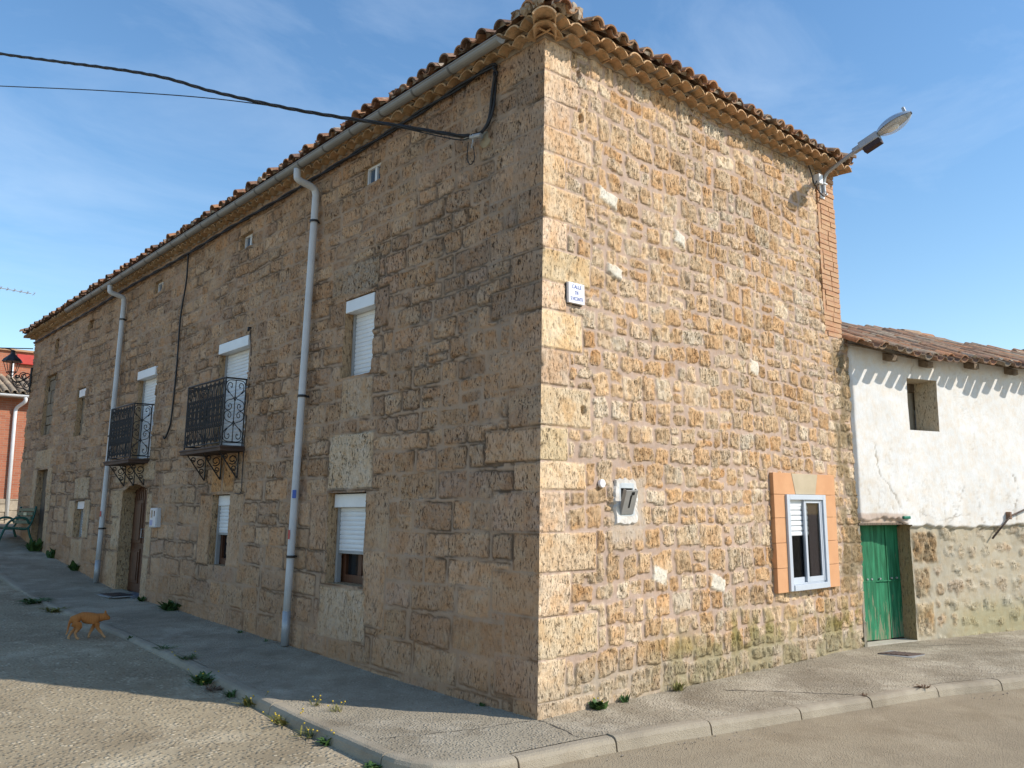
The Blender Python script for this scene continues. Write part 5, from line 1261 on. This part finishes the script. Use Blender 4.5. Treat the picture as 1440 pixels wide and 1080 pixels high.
# ------------------------------------------------------------------ cat
def cat(loc, heading, label):
    sc = 1.0
    P = {}; E = []
    def ch(names):
        for a, c in zip(names[:-1], names[1:]): E.append((a, c))
    def pt(n, x, y, z, r, r2=None):
        k = 1.6 if r > .03 else 1.2
        P[n] = ((x, y*1.15, z), (r*k, (r2 or r)*k))
    pt('pelvis', -.15, 0, .262, .058, .066); pt('loin', -.07, 0, .272, .056, .062); pt('belly', .02, 0, .262, .060, .066); pt('chest', .11, 0, .250, .057, .068); pt('withers', .165, 0, .262, .045, .05)
    pt('neck', .20, 0, .268, .037, .038); pt('skull', .248, 0, .268, .045, .042); pt('muzzle', .288, 0, .250, .028, .024); pt('nose', .308, 0, .242, .013, .012)
    ch(['pelvis', 'loin', 'belly', 'chest', 'withers', 'neck', 'skull', 'muzzle', 'nose'])
    pt('rump', -.195, 0, .258, .04); pt('t1', -.228, 0, .225, .016); pt('t2', -.238, 0, .17, .012); pt('t3', -.245, 0, .12, .011); pt('t4', -.258, 0, .08, .010); pt('t5', -.272, 0, .07, .006)
    ch(['pelvis', 'rump', 't1', 't2', 't3', 't4', 't5'])
    for s, n, hx, px in ((1, 'hl', -.20, -.235), (-1, 'hr', -.155, -.125)):
        pt(n+'hip', -.145, s*.036, .215, .044, .05); pt(n+'knee', -.105 if s < 0 else -.125, s*.042, .145, .030, .034); pt(n+'hock', hx, s*.040, .085, .0165); pt(n+'paw', px, s*.038, .020, .0145); pt(n+'toe', px+.032, s*.038, .012, .0125)
        ch(['pelvis', n+'hip', n+'knee', n+'hock', n+'paw', n+'toe'])
    for s, n, ex, wx, px in ((1, 'fl', .085, .045, .03), (-1, 'fr', .135, .20, .232)):
        pt(n+'sh', .13, s*.034, .205, .034, .038); pt(n+'el', ex, s*.036, .140, .0225); pt(n+'wr', wx, s*.034, .062, .0145); pt(n+'paw', px, s*.034, .016, .0145); pt(n+'toe', px+.026, s*.034, .011, .0125)
        ch(['chest', n+'sh', n+'el', n+'wr', n+'paw', n+'toe'])
    for s, n in ((1, 'el'), (-1, 'er')):
        pt(n+'0', .238, s*.030, .312, .017, .011); pt(n+'1', .236, s*.037, .352, .004, .003); ch(['skull', n+'0', n+'1'])
    names = list(P); me = bpy.data.meshes.new('cat')
    me.from_pydata([P[n][0] for n in names], [(names.index(a), names.index(c)) for a, c in E], [])
    o = bpy.data.objects.new('cat', me); col.objects.link(o)
    sk = o.modifiers.new('skin', 'SKIN'); sk.use_smooth_shade = True; sk.branch_smoothing = .6
    if not me.skin_vertices: 
        bpy.context.view_layer.objects.active = o; o.select_set(True); bpy.ops.mesh.customdata_skin_add()
    for i, n in enumerate(names):
        d = me.skin_vertices[0].data[i]; d.radius = P[n][1]; d.use_root = (i == 0)
    ss = o.modifiers.new('sub', 'SUBSURF'); ss.levels = 2; ss.render_levels = 2
    m = mat('ginger tabby fur', rough=.9, spec=.1); t = NT(m); v = t.coord((1, .6, .25)); v2 = t.coord()
    w_ = t.n('ShaderNodeTexWave', wave_type='BANDS', bands_direction='X'); w_.inputs['Scale'].default_value = 9; w_.inputs['Distortion'].default_value = 9; w_.inputs['Detail'].default_value = 3; t.l(v2, w_.inputs[0])
    c = t.mix(t.rng(t.math('MULTIPLY', w_.outputs[1], t.noise(v2, 14, 3)), .2, .5, 0, .22), (.46, .18, .055), (.30, .10, .03))
    z = t.n('ShaderNodeSeparateXYZ'); t.l(v2, z.inputs[0]); c = t.mix(t.rng(z.outputs[2], .16, .02, 0, .75), c, (.58, .38, .21)); t.base(c)
    t.nrm(t.bump(t.noise(v2, 160, 4, .7), .7, .006)); me.materials.append(m)
    o.location = loc; o.rotation_euler = (0, 0, heading); o.scale = (.86, .9, .94); tag(o, label, 'cat')
    q = MB()
    for s in (-1, 1): q.lathe([(.001, -.007), (.0065, 0), (.001, .007)], (.290, s*.028, .276), 8)
    q.build('eyes', mat('amber eyes', (.25, .16, .02), .1), o, smooth=True, local=True)
    q = MB(); q.lathe([(.001, -.005), (.006, 0), (.001, .005)], (.322, 0, .246), 8); q.build('nose', mat('pink nose', (.4, .15, .12), .5), o, smooth=True, local=True)
    return o
cat((-1.70, 6.42, road_z(6.42)+.004), -math.radians(12), 'ginger cat walking along the gutter of the shaded road')

# ------------------------------------------------------------------ weeds
M['leaf'] = noisy('weed leaf green', (.035, .085, .018), (.07, .13, .03), 12, .6, .2, 40)
M['leaf2'] = noisy('yellowing weed leaf', (.13, .14, .03), (.22, .19, .05), 12, .7, .2, 40)
M['dry'] = noisy('dry reddish weed stalk', (.13, .075, .05), (.2, .13, .07), 15, .8, .2)
M['flower'] = mat('yellow weed flower', (.55, .38, .03), .6)
def weed(x, y, h, w, n, seed, label, leaf='leaf', flowers=0, flat=.5, name='weed', onroad=False, narrow=1.0):
    r_ = random.Random(seed); z0 = (road_z(y) if onroad else g(y))-.004
    h *= .8; t = thing(name, label, 'weed', (x, y, z0), 'weeds in the cracks of the pavement')
    def lv(q):
        for k in range(n):
            a = r_.uniform(0, 6.283); L = h*r_.uniform(.5, 1.15); rad = w*r_.uniform(.25, 1)*.5; ph = r_.uniform(.15, 1)
            bx, by = x+r_.uniform(-.5, .5)*w*.5, y+r_.uniform(-.5, .5)*w*.5
            dx, dy = math.cos(a), math.sin(a); V = []; lw = L*r_.uniform(.10, .19)*narrow
            for i in range(5):
                f = i/4; rr = rad*f**1.2*(1.1 if i < 4 else 1.15); zz = z0+L*(f*(1-.45*flat*f*f))*(.35+.65*ph)
                hw = lw*math.sin(math.pi*min(.97, f*.85+.12)); cx, cy = bx+dx*rr, by+dy*rr
                V += [(cx-dy*hw, cy+dx*hw, zz-.0), (cx, cy, zz+hw*.35), (cx+dy*hw, cy-dx*hw, zz)]
            q.add(V, [f_ for i in range(4) for f_ in ((3*i, 3*i+3, 3*i+4, 3*i+1), (3*i+1, 3*i+4, 3*i+5, 3*i+2))])
    fp = []
    if flowers:
        fp = [(x+r_.uniform(-.5, .5)*w, y+r_.uniform(-.5, .5)*w, z0+h*r_.uniform(.5, 1.1)) for _ in range(flowers)]
        for p in fp: part(t, 'flower', lambda q: q.lathe([(.002, -.005), (.0085, .0), (.006, .006), (.001, .008)], p, 7), M['flower'])
    part(t, 'leaves', lambda q: (lv(q), [q.tube([(x+(p[0]-x)*.4, y+(p[1]-y)*.4, z0), p], .002, 4) for p in fp]), M[leaf], smooth=True)
    return t
WEEDS = [
 (.66, -.07, .13, .17, 70, 'bushy dark green weed at the foot of the sunlit corner', 'leaf', 3, .5, False, 1.4),
 (1.02, -.05, .12, .10, 26, 'thin upright weed right of the bushy one at the sunlit wall foot', 'leaf', 0, .3, False, .8),
 (1.78, -.07, .13, .16, 60, 'feathery yellow green tuft at the foot of the mossy stones', 'leaf2', 0, .3, False, .35),
 (-.03, .68, .07, .09, 20, 'tiny weed against the shaded wall beside the house corner', 'leaf', 0, .6, False, 1.2),
 (-.05, 8.0, .24, .42, 80, 'dark weed clump by the wall between the arched door and the balcony window', 'leaf', 0, .4, False, 1.0),
 (-.05, 9.35, .16, .16, 26, 'small weed at the jamb of the arched door', 'leaf', 0, .4, False, 1.0),
 (-.10, 16.3, .42, .40, 70, 'tall dark weed beside the green bench', 'leaf', 0, .35, False, .9),
 (.0, 15.2, .34, .30, 46, 'weed by the wall between the bench and the farthest low window', 'leaf', 0, .35, False, .9),
 (-.03, 13.3, .30, .26, 46, 'weed at the wall under the farthest low window', 'leaf', 0, .35, False, .9),
 (-1.42, 10.2, .16, .55, 80, 'spreading weed patch on the kerb far up the road', 'leaf', 0, .9, True, 1.0),
 (-1.40, 9.1, .14, .40, 60, 'low green weed patch on the kerb behind the cat', 'leaf2', 0, .9, True, 1.0),
 (-1.30, 6.0, .12, .14, 18, 'small weed sprouting at the kerb in front of the cat', 'leaf', 0, .5, True, 1.0),
 (-1.25, 5.0, .07, .32, 34, 'flat dark weed on the pavement edge past the cat', 'leaf', 0, .9, False, .8),
 (-1.25, 4.25, .10, .30, 50, 'grassy green tuft on the pavement edge', 'leaf', 3, .6, False, .5),
 (-1.42, 3.35, .17, .32, 90, 'biggest leafy clump growing at the shaded kerb', 'leaf', 4, .6, True, 1.1),
 (-1.45, 3.05, .10, .24, 40, 'reddish dried plant in front of the biggest kerb clump', 'dry', 2, .8, True, .8),
 (-1.42, 2.72, .13, .18, 36, 'dense small weed at the kerb near the shadow edge', 'leaf', 0, .4, True, .9),
 (-1.40, 2.30, .15, .26, 44, 'yellow green weed where the kerb meets the sunlight', 'leaf2', 4, .4, True, .7),
 (-1.43, 1.62, .13, .34, 50, 'kerb weed covered in yellow flower heads', 'leaf2', 14, .4, True, .7),
 (-1.45, 1.12, .11, .30, 40, 'sparse yellow flowered weed along the sunlit kerb', 'leaf2', 8, .4, True, .6),
 (-1.46, .82, .11, .20, 44, 'broad leaved bright green weed at the sunlit kerb', 'leaf', 2, .5, True, 1.5),
 (-1.10, 1.35, .10, .16, 18, 'dry straw coloured sprig on the sunlit pavement', 'leaf2', 4, .3, False, .4),
 (-1.14, 1.62, .10, .14, 16, 'yellow sprig on the pavement just outside the shadow', 'leaf2', 4, .3, False, .4),
 (-1.54, .05, .09, .18, 34, 'fresh green weed at the kerb corner', 'leaf', 0, .7, True, 1.7),
 (2.86, -1.36, .05, .12, 18, 'small sprig in a kerb joint on the sunny street', 'dry', 0, .6, False, .8),
 (3.62, -1.56, .07, .20, 30, 'reddish dry weed in a kerb joint below the orange window', 'dry', 0, .6, False, .8),
 (-.1, 5.5, .08, .14, 18, 'scrappy weed at the shaded wall near the nearer downpipe', 'leaf', 0, .4, False, .8),
 (-.1, 4.75, .06, .10, 12, 'tiny weed at the shaded wall just beyond the nearer downpipe', 'leaf', 0, .4, False, .8),
]
for i, (x, y, h, w_, n_, lab, lf, fl_, fla, onr, nar) in enumerate(WEEDS): weed(x, y, h, w_, n_, 100+i, lab, lf, fl_, fla, 'weed', onr, nar)
# pebbles and grit in the gutter
q = MB(); r_ = random.Random(77)
for k in range(420):
    if k < 260: s_ = r_.uniform(-.2, 9); x_ = s_; y_ = float(np.interp(x_, [-.145, 1.36, 2.83, 5, 8.5], [-.80, -1.13, -1.46, -2.1, -3.05]))-abs(r_.gauss(0, .12))
    else: y_ = r_.uniform(0, 5); x_ = -1.46-abs(r_.gauss(0, .14))
    s = r_.uniform(.003, .011); z_ = road_z(y_)+s*.3
    V = [(x_+s*r_.uniform(.6, 1.2)*a, y_+s*r_.uniform(.6, 1.2)*b_, z_+s*.8*c_) for a, b_, c_ in ((1, 0, 0), (0, 1, 0), (-1, 0, 0), (0, -1, 0), (0, 0, 1), (0, 0, -1))]
    q.add(V, [(0, 1, 4), (1, 2, 4), (2, 3, 4), (3, 0, 4), (1, 0, 5), (2, 1, 5), (3, 2, 5), (0, 3, 5)])
tag(q.build('grit', noisy('grit', (.36, .30, .23), (.2, .17, .14), 20, .9, 0)), kind='stuff')
